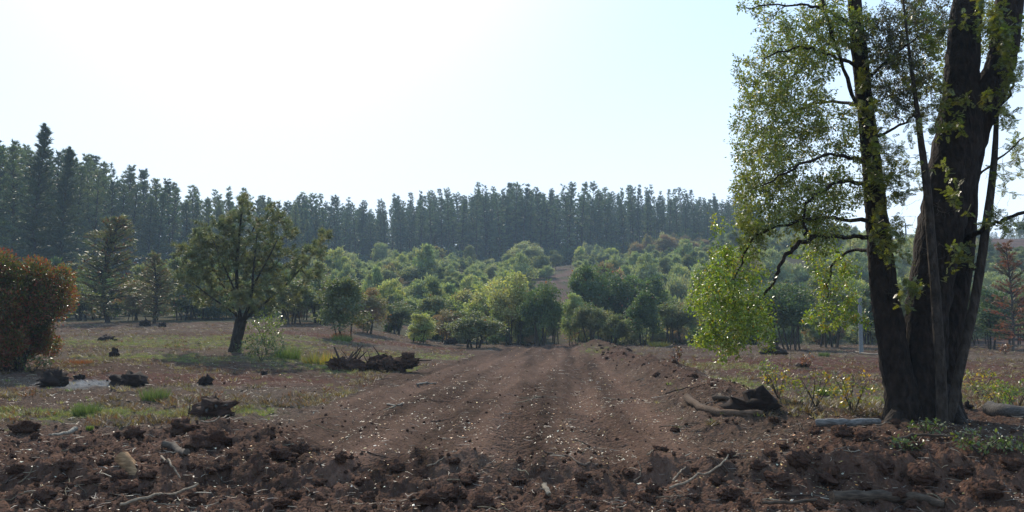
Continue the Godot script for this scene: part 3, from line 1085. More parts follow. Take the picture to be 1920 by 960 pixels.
	var ferny := [Color(0.188, 0.180, 0.043), Color(0.147, 0.157, 0.043), Color(0.115, 0.132, 0.043)]
	var sets := [
		# name, kind, colours, [[px, py, rx, ry, depth offset, depth, count]]
		["crown", "leaf", mixed, [[1500, 90, 95, 80, -0.6, 0.9, 190], [1470, 190, 85, 70, -0.4, 1.1, 190], [1440, 290, 75, 70, -0.6, 1.1, 170], [1500, 370, 85, 60, -0.8, 0.9, 150], [1570, 40, 70, 60, -0.4, 0.8, 110], [1560, 250, 70, 70, -0.5, 0.9, 110], [1580, 350, 55, 50, -0.6, 0.8, 70], [1395, 240, 30, 60, -0.5, 0.6, 40], [1395, 345, 32, 45, -0.7, 0.6, 40], [1420, 10, 40, 18, -0.8, 0.5, 14], [1400, 130, 30, 50, -0.6, 0.6, 26], [1440, 400, 60, 50, -1.2, 0.6, 90], [1540, 430, 60, 50, -0.9, 0.7, 60], [1870, 60, 60, 70, 0.5, 0.5, 110], [1760, 100, 50, 90, 0.8, 0.5, 90]]],
		["bough", "leaf", lime, [[1365, 570, 70, 85, -1.5, 0.7, 330], [1390, 500, 65, 50, -1.5, 0.6, 120], [1350, 640, 55, 38, -1.5, 0.5, 80], [1420, 600, 40, 60, -1.4, 0.6, 80], [1340, 450, 22, 60, -1.5, 0.25, 22], [1310, 560, 26, 70, -1.5, 0.3, 40]]],
		["bough", "leaf", lime, [[1570, 540, 55, 60, 0.7, 0.6, 110], [1540, 590, 50, 32, 0.7, 0.5, 50], [1600, 590, 34, 34, 0.5, 0.4, 40], [1530, 470, 60, 40, 0.2, 0.6, 44]]],
		["crown", "spray", ferny, [[1405, 440, 32, 55, -1.5, 0.5, 70], [1655, 290, 40, 60, -0.7, 0.5, 60], [1668, 440, 42, 60, -0.7, 0.4, 66], [1650, 360, 44, 40, -0.7, 0.4, 44], [1640, 200, 50, 60, -0.6, 0.5, 60], [1780, 200, 44, 70, -0.7, 0.4, 40], [1885, 70, 40, 80, -0.7, 0.4, 60], [1875, 200, 40, 50, -0.6, 0.4, 26], [1700, 530, 36, 60, -0.7, 0.3, 26], [1800, 460, 34, 40, -0.7, 0.3, 16], [1880, 420, 50, 26, -0.7, 0.4, 34], [1720, 170, 50, 70, -0.3, 0.6, 60], [1775, 340, 30, 40, -0.75, 0.2, 12], [1900, 300, 30, 80, 0.0, 0.5, 16]]],
		["crown", "spray", ferny, [[1500, 120, 100, 90, -0.5, 0.9, 60], [1470, 260, 90, 80, -0.6, 0.9, 60], [1500, 370, 90, 50, -0.8, 0.8, 50], [1600, 60, 60, 60, -0.5, 0.6, 50], [1690, 80, 60, 80, -0.4, 0.6, 50], [1745, 60, 40, 60, -0.6, 0.4, 36], [1850, 40, 50, 50, -0.6, 0.4, 40], [1900, 110, 30, 70, -0.6, 0.4, 36], [1640, 130, 40, 60, -0.6, 0.4, 40], [1690, 330, 50, 60, -0.5, 0.4, 40]]],
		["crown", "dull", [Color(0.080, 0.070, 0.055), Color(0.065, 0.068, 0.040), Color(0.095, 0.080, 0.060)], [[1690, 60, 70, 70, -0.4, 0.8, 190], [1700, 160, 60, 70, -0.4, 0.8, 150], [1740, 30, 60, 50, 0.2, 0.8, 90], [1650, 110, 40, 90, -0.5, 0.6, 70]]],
	]
	var twigwood := MB.new()
	for st in sets:
		var lv := MB.new()
		var targets := []
		for b in st[3]:
			targets.append_array(blob_targets(r, b[0], b[1], b[2], b[3], D + b[4], b[5], int(b[6] * (3.8 if st[0] == "crown" and st[1] != "spray" else 1.6))))
		for q in targets.size(): targets[q] -= base
		var twigs := grow(g, targets, twigwood, Color(0.075, 0.060, 0.046), r, -0.05 if st[1] != "leaf" else 0.04, 0.011)
		if st[1] == "leaf":
			leaves_along(twigs, lv, r, st[2], 0.042 if st[0] == "crown" else 0.045, 0.56, 95.0 if st[0] == "crown" else 105.0, 0.07, 0.25)
			# a few turned leaves
			for q in 260:
				var line: PackedVector3Array = twigs[r.randi() % twigs.size()]
				var d := rnd_dir(r)
				lv.leaf(line[r.randi() % line.size()], d, d.cross(rnd_dir(r)).normalized(), 0.04, 0.025, 0.1, Color(0.42, 0.26, 0.03))
		elif st[1] == "spray":
			sprays_along(twigs, lv, r, st[2], 0.09, 34.0)
		else:
			leaves_along(twigs, lv, r, st[2], 0.042, 0.4, 95.0, 0.06, 0.3)
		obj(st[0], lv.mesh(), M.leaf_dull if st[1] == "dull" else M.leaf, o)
	# bare dead twigs on the trunks
	var dead := MB.new()
	for b in [[1730, 450, 60, 90, -0.5, 0.25, 60], [1710, 560, 60, 40, -0.55, 0.2, 30], [1870, 300, 50, 120, 0.0, 0.4, 40], [1700, 370, 50, 40, -0.5, 0.3, 26], [1560, 480, 90, 50, -0.8, 0.4, 40]]:
		var tg := blob_targets(r, b[0], b[1], b[2], b[3], D + b[4], b[5], b[6])
		for q in tg.size(): tg[q] -= base
		grow(g, tg, dead, Color(0.14, 0.12, 0.10), r, -0.15, 0.008)
	obj("twig", twigwood.mesh(), M.twig, o)
	obj("twig", dead.mesh(), M.twig, o)
	# two thin young stems against the trunks
	for a in [["slim upright sapling stem in front of the big dark trunk", [[1767, 815, D - 0.75, 10], [1764, 700, D - 0.75, 10], [1756, 580, D - 0.75, 9], [1746, 450, D - 0.75, 8.5], [1738, 350, D - 0.75, 7.5], [1726, 260, D - 0.75, 6], [1716, 180, D - 0.75, 4], [1700, 60, D - 0.75, 2.5], [1690, -40, D - 0.75, 1]], [[1700, 350, 40, 40, -0.8, 0.25, 14], [1700, 300, 50, 60, -0.8, 0.3, 24], [1730, 250, 40, 70, -0.8, 0.3, 24]]],
		["thin sapling leaning away from the big dark trunk", [[1776, 810, D - 0.5, 9], [1800, 690, D - 0.4, 9], [1828, 560, D - 0.3, 8.5], [1848, 430, D - 0.2, 8], [1864, 300, D - 0.1, 6], [1870, 190, D, 3.5], [1880, 90, D, 1.2]], [[1890, 330, 30, 70, -0.2, 0.4, 20], [1885, 230, 40, 50, 0.0, 0.4, 20]]]]:
		var foot := P(a[1][0][0], a[1][0][1], a[1][0][2])
		foot.y = H(foot.x, -foot.z)
		var s := thing("sapling", a[0], "sapling", foot, "saplings by the big tree")
		var wood := MB.new()
		var g2 := Grower.new()
		var pr := px_line(a[1])
		for q in pr[0].size(): pr[0][q] -= foot
		pr[0][0].y = minf(pr[0][0].y, -0.1)
		wood.tube(pr[0], pr[1], 9, Color(0.095, 0.072, 0.055), 0.1, n_fine)
		g2.add(pr[0], pr[1])
		var lv := MB.new()
		for b in a[2]:
			var tg := blob_targets(r, b[0], b[1], b[2], b[3], D + b[4], b[5], b[6])
			for q in tg.size(): tg[q] -= foot
			sprays_along(grow(g2, tg, wood, Color(0.08, 0.065, 0.05), r, -0.1, 0.009), lv, r, ferny, 0.09, 16.0)
		obj("stem", wood.mesh(), M.bark, s)
		obj("foliage", lv.mesh(), M.leaf, s)


# ---------------------------------------------------------------- things lying about
func clod_mesh(s: int) -> ArrayMesh:
	var r := gen(s)
	var mb := MB.new()
	var la := 13
	var lo := 18
	var off := rnd_dir(r) * 20.0
	for a in la + 1:
		for b in lo + 1:
			var th := PI * a / la
			var ph := TAU * (b % lo) / lo
			var d := Vector3(sin(th) * cos(ph), cos(th), sin(th) * sin(ph))
			var q := 1.0 + 0.55 * n_fine.get_noise_3dv(d * 0.16 + off) * 1.6 + 0.4 * n_fine.get_noise_3dv(d * 0.42 + off) + 0.22 * n_clod.get_noise_3dv(d * 2.2 + off)
			mb.v.append(d * q * Vector3(1, 0.72, 0.9))
			var t := 0.9 + 0.25 * n_fine.get_noise_3dv(d * 0.7 + off)
			mb.c.append(Color(0.086 * t, 0.048 * t, 0.034 * t))
	for a in la:
		for b in lo:
			var k := a * (lo + 1) + b
			for w in [k, k + lo + 1, k + 1, k + 1, k + lo + 1, k + lo + 2]: mb.i.append(w)
	var st := SurfaceTool.new()
	st.create_from(mb.mesh(), 0)
	st.generate_normals()
	return st.commit()


func stick_points(at: Vector3, dirn: Vector3, l: float, r: RandomNumberGenerator, kink: float, steps := 7) -> PackedVector3Array:
	var out := PackedVector3Array()
	var p := at - dirn * l * 0.5
	var d := dirn
	for k in steps + 1:
		out.append(p)
		d = (d + rnd_dir(r) * kink).normalized()
		d.y *= 0.7
		p += d.normalized() * l / steps
	return out


func lay(pts: PackedVector3Array, lift: float, clear := 0.0) -> PackedVector3Array:
	# let a stick follow the ground it lies on
	for k in pts.size():
		var h := H(pts[k].x, -pts[k].z)
		pts[k].y = h + lift + clear * k
	return pts


func build_debris() -> void:
	var r := gen(33)
	var clods := []
	for k in 10: clods.append(clod_mesh(600 + k))
	# clods that can be picked out: [px, py, half width px]
	var big := [[390, 832, 44], [340, 808, 34], [250, 815, 22], [45, 808, 30], [520, 855, 40], [560, 852, 26], [975, 905, 17], [975, 870, 9], [880, 902, 24], [1238, 845, 16], [1365, 855, 20], [1345, 905, 18], [1370, 935, 26], [1265, 808, 12], [500, 758, 13], [120, 880, 24], [195, 870, 18], [85, 935, 26], [280, 895, 20], [360, 882, 12], [415, 884, 10], [690, 940, 18], [745, 880, 18], [850, 870, 14], [800, 945, 30], [640, 870, 16], [1580, 818, 26], [1530, 812, 16], [1620, 822, 20], [1500, 870, 26], [1560, 905, 32], [1460, 905, 28], [1660, 880, 22], [1730, 900, 30], [1800, 890, 26], [1850, 925, 34], [1680, 935, 24], [1420, 880, 16], [1300, 935, 16], [1180, 890, 14], [1090, 900, 16], [1120, 920, 14], [230, 920, 26], [300, 940, 22], [460, 925, 20], [30, 880, 18], [150, 845, 18], [600, 905, 14], [550, 930, 18], [1900, 880, 26], [840, 935, 30], [905, 948, 26], [1040, 948, 16], [1210, 940, 20]]
	for a in big:
		var p := ground_px(a[0], a[1])
		var s: float = a[2] * 0.8 * -p.z / F
		var o := obj("soil_clod", clods[r.randi() % 10], M.soil)
		o.position = p + Vector3(0, s * 0.02, 0)
		o.rotation = Vector3(r.randf_range(-0.3, 0.3), r.randf() * TAU, r.randf_range(-0.3, 0.3))
		o.scale = Vector3(s, s * r.randf_range(0.7, 1.0), s)
		tag(o, "large dark clod of turned soil lying on the broken ground", "clod", "large soil clods")
	for k in 150:
		var px := r.randf_range(0, 1920)
		var py := 790.0 + 168.0 * r.randf()
		if k % 4 == 0:
			var D := r.randf_range(15.0, 44.0)
			px = 960.0 + (road_x(D) + 3.3 - 0.7 * sm(20, 50, D) + r.randf_range(-0.4, 1.6)) * F / D
			py = HORIZON + 1.25 * F / D
		elif px > 560 and px < 1300 and (py < 870 or r.randf() < 0.5): continue
		var p := ground_px(px, py)
		var s := 0.028 + 0.05 * pow(r.randf(), 1.8)
		var o := obj("soil_clod", clods[r.randi() % 10], M.soil)
		o.position = p + Vector3(0, s * 0.08, 0)
		o.rotation = Vector3(r.randf_range(-0.4, 0.4), r.randf() * TAU, r.randf_range(-0.4, 0.4))
		o.scale = Vector3(s, s * r.randf_range(0.7, 1.1), s * r.randf_range(0.7, 1.2))
		tag(o, "fist sized crumbly clod of brown soil on the broken ground", "clod", "small soil clods")
	var crumbs := []
	for k in 15000:
		var D := 7.0 * pow(7.5, pow(r.randf(), 1.25))
		var x := r.randf_range(-0.66, 0.66) * D
		var z := zones(x, D)
		var want := 0.15 + 0.85 * clampf(z.y + z.z * 1.2, 0.0, 1.0) + 0.12 * z.x
		if r.randf() > want: continue
		var s := 0.006 + 0.022 * pow(r.randf(), 3.0)
		crumbs.append(Transform3D(Basis.from_euler(Vector3(r.randf() * 6, r.randf() * 6, 0)).scaled(Vector3.ONE * s), on_ground(x, D) + Vector3(0, s * 0.3, 0)))
	scatter("soil_crumbs", "loose crumbs of brown soil over the turned ground", "soil", clods[3], M.soil, crumbs)

	# logs and stumps
	var pale := Color(0.40, 0.30, 0.21)
	var weathered := Color(0.34, 0.29, 0.24)
	var brown := Color(0.12, 0.085, 0.062)
	var dark := Color(0.055, 0.042, 0.034)
	# [label, name, px points, radius px start, end, colour, lift]
	for a in [
		["curved brown log lying across the soil bank", "log", [[1288, 756], [1320, 770], [1360, 778], [1430, 780]], 7.0, 5.0, Color(0.19, 0.125, 0.085), 0.03],
		["shorter dark branch curling beside the curved log", "log", [[1338, 756], [1362, 757], [1392, 765]], 5.0, 3.5, brown, 0.05],
		["bleached grey log beside the foot of the big tree", "log", [[1530, 800], [1580, 800], [1648, 796]], 7.0, 6.0, Color(0.27, 0.25, 0.235), 0.04],
		["thick brown log half sunk in soil at the frame edge", "log", [[1560, 944], [1640, 942], [1700, 948], [1770, 956]], 13.0, 7.0, brown, 0.03],
		["grey cut log lying past the big tree", "log", [[1856, 778], [1890, 780], [1940, 786]], 13.0, 13.0, Color(0.16, 0.14, 0.125), 0.06],
		["short weathered log sunk beside the soil mound", "log", [[306, 843], [330, 848], [350, 856]], 6.5, 5.0, Color(0.17, 0.13, 0.10), 0.05],
		["long pale stick lying on the dark soil", "stick", [[225, 960], [290, 940], [345, 930], [372, 922]], 3.2, 2.4, pale, 0.06],
		["bleached split branch on the soil edge by the grass", "stick", [[92, 822], [118, 822], [142, 814]], 1.5, 5.0, Color(0.42, 0.36, 0.28), 0.04],
		["twisted thin root beside the split log", "stick", [[302, 864], [318, 876], [326, 892], [338, 906]], 2.0, 1.3, pale, 0.04],
		["long thin branch curving over the soil bank", "stick", [[1256, 930], [1300, 912], [1345, 890], [1366, 880]], 2.6, 1.6, pale, 0.07],
		["thin forked stick at the side of the bank", "stick", [[1262, 912], [1272, 900], [1286, 890]], 2.0, 1.2, pale, 0.05],
		["thin brown branch lying on the road", "stick", [[1020, 850], [1060, 860], [1090, 874], [1120, 876]], 1.6, 2.8, Color(0.17, 0.12, 0.09), 0.02],
		["pale chunk of wood at the road end", "stick", [[1020, 920], [1026, 932], [1030, 938]], 5.0, 4.0, Color(0.45, 0.36, 0.26), 0.04],
		["long bent stick on the ground under the big tree", "stick", [[1668, 832], [1710, 826], [1760, 828], [1788, 824]], 2.4, 2.0, brown, 0.06],
		["pale branch lying across the far edge of the road", "stick", [[782, 722], [800, 719], [818, 721]], 2.0, 1.2, Color(0.34, 0.29, 0.23), 0.02],
		["grey stick on the road beside the track marks", "stick", [[726, 760], [742, 762], [754, 760]], 1.8, 1.4, Color(0.32, 0.28, 0.23), 0.02],
		["long thin pole lying near the grey post", "stick", [[1604, 662], [1625, 665], [1648, 668]], 1.6, 1.4, Color(0.33, 0.28, 0.22), 0.05],
		["stout stick lying flat at the frame bottom", "stick", [[1430, 954], [1470, 952], [1530, 950]], 3.4, 3.0, brown, 0.05],
		["small pale stick by the soil mound", "stick", [[376, 797], [395, 795], [412, 794]], 1.6, 1.2, pale, 0.03],
		["short pale stick below the grey stump", "stick", [[410, 786], [428, 782], [442, 779]], 1.6, 1.0, pale, 0.03],
	]:
		var pts := PackedVector3Array()
		for q in a[2]:
			pts.append(ground_px(q[0], q[1]))
		var c3 := Curve3D.new()
		for q in pts.size():
			var t: Vector3 = (pts[mini(q + 1, pts.size() - 1)] - pts[maxi(q - 1, 0)]) * 0.17
			c3.add_point(pts[q], -t, t)
		var fine := PackedVector3Array()
		var rad := PackedFloat32Array()
		var steps := 5 * (pts.size() - 1)
		for q in steps + 1:
			var f := float(q) / 5.0
			fine.append(c3.sample(mini(int(f), pts.size() - 2), f - mini(int(f), pts.size() - 2)))
			rad.append(lerpf(a[3], a[4], float(q) / steps) * -pts[0].z / F * r.randf_range(0.95, 1.05))
		# let the wood lie on the highest soil under it
		for q in fine.size():
			fine[q].y = lerpf(fine[q].y, H(fine[q].x, -fine[q].z), 0.4) + a[6]
		var base := fine[0]
		for q in fine.size(): fine[q] -= base
		var mb := MB.new()
		mb.tube(fine, rad, 10 if a[1] == "log" else 6, a[5], 0.18, n_fine, true)
		var o := obj(a[1], mb.mesh(), M.wood)
		o.position = base
		tag(o, a[0], a[1], "fallen wood on the soil")
	# split log standing on end
	var sp := ground_px(240, 893)
	var up := MB.new()
	var top := P(228, 856, -sp.z + 0.12) - sp
	up.tube(curve(Vector3(0.08, -0.06, 0), top, Vector3(0.03, 0, 0), 5), taper(6, 0.055, 0.075), 9, Color(0.46, 0.27, 0.14), 0.35, n_fine, true)
	var so := obj("split_log", up.mesh(), M.wood)
	so.position = sp
	tag(so, "split tan log tilted upright out of the dark soil", "log")
	# small dead twig standing by the stump
	for a in [[350, 782, 742, "bare little dead twig standing beside the grey stump"], [1478, 690, 650, "thin dead seedling stem on the reddish ground"], [1590, 770, 690, "bare upright stem among the yellow leaved weeds"], [1520, 760, 700, "leaning bare stem at the edge of the soil bank"], [1535, 740, 705, "short bare stem beside the yellow leaved weeds"]]:
		var p := ground_px(a[0], a[1])
		var hh: float = P(a[0], a[2], -p.z).y - p.y
		var mb := MB.new()
		var g := Grower.new()
		var line := curve(Vector3(0, -0.05, 0), Vector3(hh * 0.15, hh * 0.8, 0), Vector3(hh * 0.08, 0, 0), 5)
		g.add(line, taper(6, 0.014, 0.006))
		mb.tube(line, taper(6, 0.014, 0.006), 5, Color(0.1, 0.075, 0.06), 0.0, n_fine)
		var tg := []
		for q in 9: tg.append(Vector3(r.randf_range(-0.4, 0.4) * hh, hh * r.randf_range(0.6, 1.0), r.randf_range(-0.25, 0.25) * hh))
		grow(g, tg, mb, Color(0.11, 0.085, 0.07), r, 0.05, 0.008)
		var o := obj("dead_twig", mb.mesh(), M.twig)
		o.position = p
		tag(o, a[3], "twig", "bare standing twigs")

	# stumps and uprooted boles on the field
	for a in [[100, 724, 26, 22, "black rounded stump on the field beside a pale ash patch", dark], [240, 722, 34, 18, "wide low black stump with roots on the field", dark], [384, 724, 14, 14, "small black ragged stump in the red litter", dark], [397, 778, 38, 24, "grey weathered uprooted stump at the road side", Color(0.13, 0.115, 0.10)], [215, 668, 9, 10, "small dark stump on the green patch", dark], [272, 612, 10, 9, "small black stump at the far field edge", dark], [304, 613, 8, 7, "tiny black stump near the far field edge", dark], [200, 640, 14, 8, "low dark stump behind the green patch", dark], [496, 702, 7, 5, "low dark lump of wood in the litter", dark], [148, 710, 9, 6, "dark lump of root beside the black stump", dark], [1452, 664, 20, 10, "black stump beyond the reddish ground", dark], [1505, 690, 12, 7, "small dark root lump on the reddish ground", dark], [1815, 768, 10, 9, "round dark knob of wood past the big tree", dark], [845, 645, 12, 7, "dark root lump near the low bush at the road end", dark], [1415, 770, 50, 26, "dark mass of roots and soil behind the curved log", dark]]:
		var p := ground_px(a[0], a[1])
		var k := -p.z / F
		var o := thing("stump", a[4], "stump", p, "stumps and root lumps")
		var body := obj("bole", clods[r.randi() % 10], M.wood, o)
		var mat: StandardMaterial3D = M.wood.duplicate()
		var cc: Color = a[5]
		mat.albedo_color = Color(cc.r / 0.090, cc.g / 0.048, cc.b / 0.032).clamp().linear_to_srgb() if cc != dark else Color(0.75, 0.8, 0.85)
		body.material_override = mat
		body.scale = Vector3(a[2] * k * 0.95, a[3] * k * 1.35, a[2] * k * 0.85)
		body.position.y = a[3] * k * 0.25
		body.rotation.y = r.randf() * TAU
		for q in r.randi_range(3, 6):
			var ang := r.randf() * TAU
			var mb := MB.new()
			var out: Vector3 = Vector3(cos(ang), r.randf_range(-0.1, 0.5), sin(ang)) * a[2] * k * r.randf_range(0.7, 1.15)
			mb.tube(curve(Vector3(0, a[3] * k * 0.3, 0), out + Vector3(0, a[3] * k * 0.2, 0), rnd_dir(r) * a[2] * k * 0.3, 5), taper(6, a[2] * k * 0.16, a[2] * k * 0.05), 6, cc, 0.2, n_fine, true)
			obj("root", mb.mesh(), M.wood, o)

	# uprooted heap of earth and roots beside the road
	var hp := ground_px(700, 694)
	var hk := -hp.z / F
	var heap := thing("uprooted_root", "uprooted tree root with dark earth and jutting branches beside the road", "root", hp)
	for q in 26:
		var along := r.randf_range(-72.0, 66.0)
		var b := obj("earth_clod", clods[r.randi() % 10], M.soil, heap)
		var size := r.randf_range(7.0, 18.0)
		b.position = Vector3(along * hk, (2.0 + r.randf() * (8.0 + (along + 70.0) * 0.07)) * hk, r.randf_range(-0.25, 0.25))
		b.scale = Vector3(size * 1.3, size * r.randf_range(0.6, 0.95), size) * hk
		b.rotation = Vector3(r.randf_range(-0.4, 0.4), r.randf() * TAU, r.randf_range(-0.4, 0.4))
	var knob := obj("earth_clod", clods[2], M.soil, heap)
	knob.position = Vector3(64, 24, 0) * hk
	knob.scale = Vector3(13, 11, 12) * hk
	for a in [[-60, 4, -76, 42, 3.4], [-58, 6, -40, 34, 2.6], [-40, 16, -22, 40, 2.0], [-50, 14, -18, 46, 2.0], [-36, 20, -30, 50, 1.2], [-30, 18, -14, 34, 1.8], [14, 22, -2, 44, 1.6], [-12, 16, -16, 40, 1.0], [-6, 16, -10, 36, 1.0], [60, 22, 108, 18, 2.2], [-70, -4, -74, 18, 1.6], [-44, 10, -60, 38, 1.0]]:
		var mb := MB.new()
		mb.tube(curve(Vector3(a[0], a[1], 0) * hk, Vector3(a[2], a[3], r.randf_range(-12, 12)) * hk, rnd_dir(r) * 6.0 * hk, 5), taper(6, a[4] * hk, a[4] * hk * 0.4), 6, Color(0.085, 0.058, 0.044), 0.1, n_fine, true)
		obj("branch", mb.mesh(), M.wood, heap)

	# sticks that can be picked out, then the small stuff
	for k in 130:
		var px := r.randf_range(0, 1920)
		var py := r.randf_range(700, 956)
		var p := ground_px(px, py)
		var x := p.x
		if zones(x, -p.z).x > 0.5 and r.randf() < 0.55: continue
		var l := r.randf_range(0.18, 0.6) * (1.0 if -p.z < 14 else 1.6)
		var a := r.randf_range(-0.9, 0.9) if r.randf() < 0.7 else r.randf() * TAU
		var pts := stick_points(p, Vector3(cos(a), 0, sin(a)), l, r, 0.25)
		for q in pts.size(): pts[q].y = maxf(H(pts[q].x, -pts[q].z), lerpf(p.y, H(pts[q].x, -pts[q].z), 0.5)) + 0.008
		for q in pts.size(): pts[q] -= p
		var mb := MB.new()
		var r0 := r.randf_range(0.004, 0.010) * (1.0 if -p.z < 14 else 1.7)
		mb.tube(pts, taper(pts.size(), r0, r0 * 0.5), 5, vary([Color(0.34, 0.26, 0.18), Color(0.22, 0.16, 0.11), brown, brown][r.randi() % 4], r, 0.2), 0.1, n_fine, true)
		var o := obj("stick", mb.mesh(), M.wood)
		o.position = p
		tag(o, "thin dry stick lying loose on the soil and litter", "stick", "loose sticks on the ground")
	var bit := MB.new()
	bit.tube(PackedVector3Array([Vector3(-0.5, 0, 0), Vector3(-0.15, 0.02, 0.05), Vector3(0.2, 0, 0.02), Vector3(0.5, 0.03, -0.06)]), PackedFloat32Array([0.022, 0.025, 0.02, 0.012]), 4, Color.WHITE, 0.0, n_fine)
	var bits := []
	var tints := []
	for k in 10000:
		var D := 7.0 * pow(8.0, pow(r.randf(), 0.8))
		var x := r.randf_range(-0.66, 0.66) * D
		var z := zones(x, D)
		if z.x > 0.5 and r.randf() < 0.7: continue
		var l := r.randf_range(0.04, 0.17) * (1.0 + D / 45.0)
		var thick := l * r.randf_range(0.5, 1.2)
		bits.append(Transform3D(Basis.from_euler(Vector3(r.randf() * 6, r.randf() * TAU, r.randf_range(-0.25, 0.25))).scaled(Vector3(l, thick, thick)), on_ground(x, D) + Vector3(0, 0.01, 0)))
		tints.append(vary([Color(0.23, 0.175, 0.125), Color(0.16, 0.11, 0.075), Color(0.11, 0.072, 0.048), Color(0.30, 0.245, 0.18)][r.randi() % 4], r, 0.25))
	scatter("twig_litter", "scattered broken twigs over the soil and field", "twigs", bit.mesh(), M.litter, bits, tints)
	# fallen leaves: pale, glossy, curled
	var fl := MB.new()
	fl.leaf(Vector3(-0.5, 0, 0), Vector3(1, 0, 0), Vector3(0, 0, 1), 1.0, 0.6, 0.14, Color.WHITE)
	var la := []
	var lt := []
	for k in 90000:
		var D := 7.0 * pow(8.0, pow(r.randf(), 0.95))
		var x := r.randf_range(-0.66, 0.66) * D
		var z := zones(x, D)
		var keep := 0.35
		var dx := x - road_x(D)
		if z.x > 0.4: keep = 0.32 + 0.5 * exp(-pow((dx - 2.3) / 0.8, 2.0)) + 0.25 * sm(0.0, 0.3, n_patch.get_noise_2d(x * 2.0, D * 1.4))
		if z.y > 0.4: keep = 0.26
		if x > 2.0 and D < 17.0: keep = maxf(keep, 0.65)
		if D > 16.0 and z.x < 0.4: keep = 0.6
		keep *= 0.08 + 1.25 * sm(-0.25, 0.4, n_mid.get_noise_2d(x * 2.3 + 11.0, D * 1.6) + 0.5 * n_lump.get_noise_2d(x * 0.7, D * 0.7 + 33.0)) * (1.0 - 0.8 * sm(13.0, 34.0, D))
		if r.randf() > keep: continue
		var l := (0.010 + 0.034 * pow(r.randf(), 2.2)) * (1.0 + D / 60.0)
		la.append(Transform3D(Basis.from_euler(Vector3(r.randfn(0.0, 0.28), r.randf() * TAU, r.randfn(0.0, 0.28))).scaled(Vector3(l, l, l)), on_ground(x, D) + Vector3(0, 0.006, 0)))
		var t := r.randf()
		lt.append(vary(Color(0.50, 0.42, 0.30) if t < 0.34 else (Color(0.26, 0.17, 0.10) if t < 0.82 else (Color(0.52, 0.34, 0.10) if t < 0.93 else Color(0.5, 0.2, 0.05))), r, 0.25))
	scatter("leaf_litter", "fallen pale leaves scattered over the road and soil", "leaves", fl.mesh(), M.litter, la, lt)


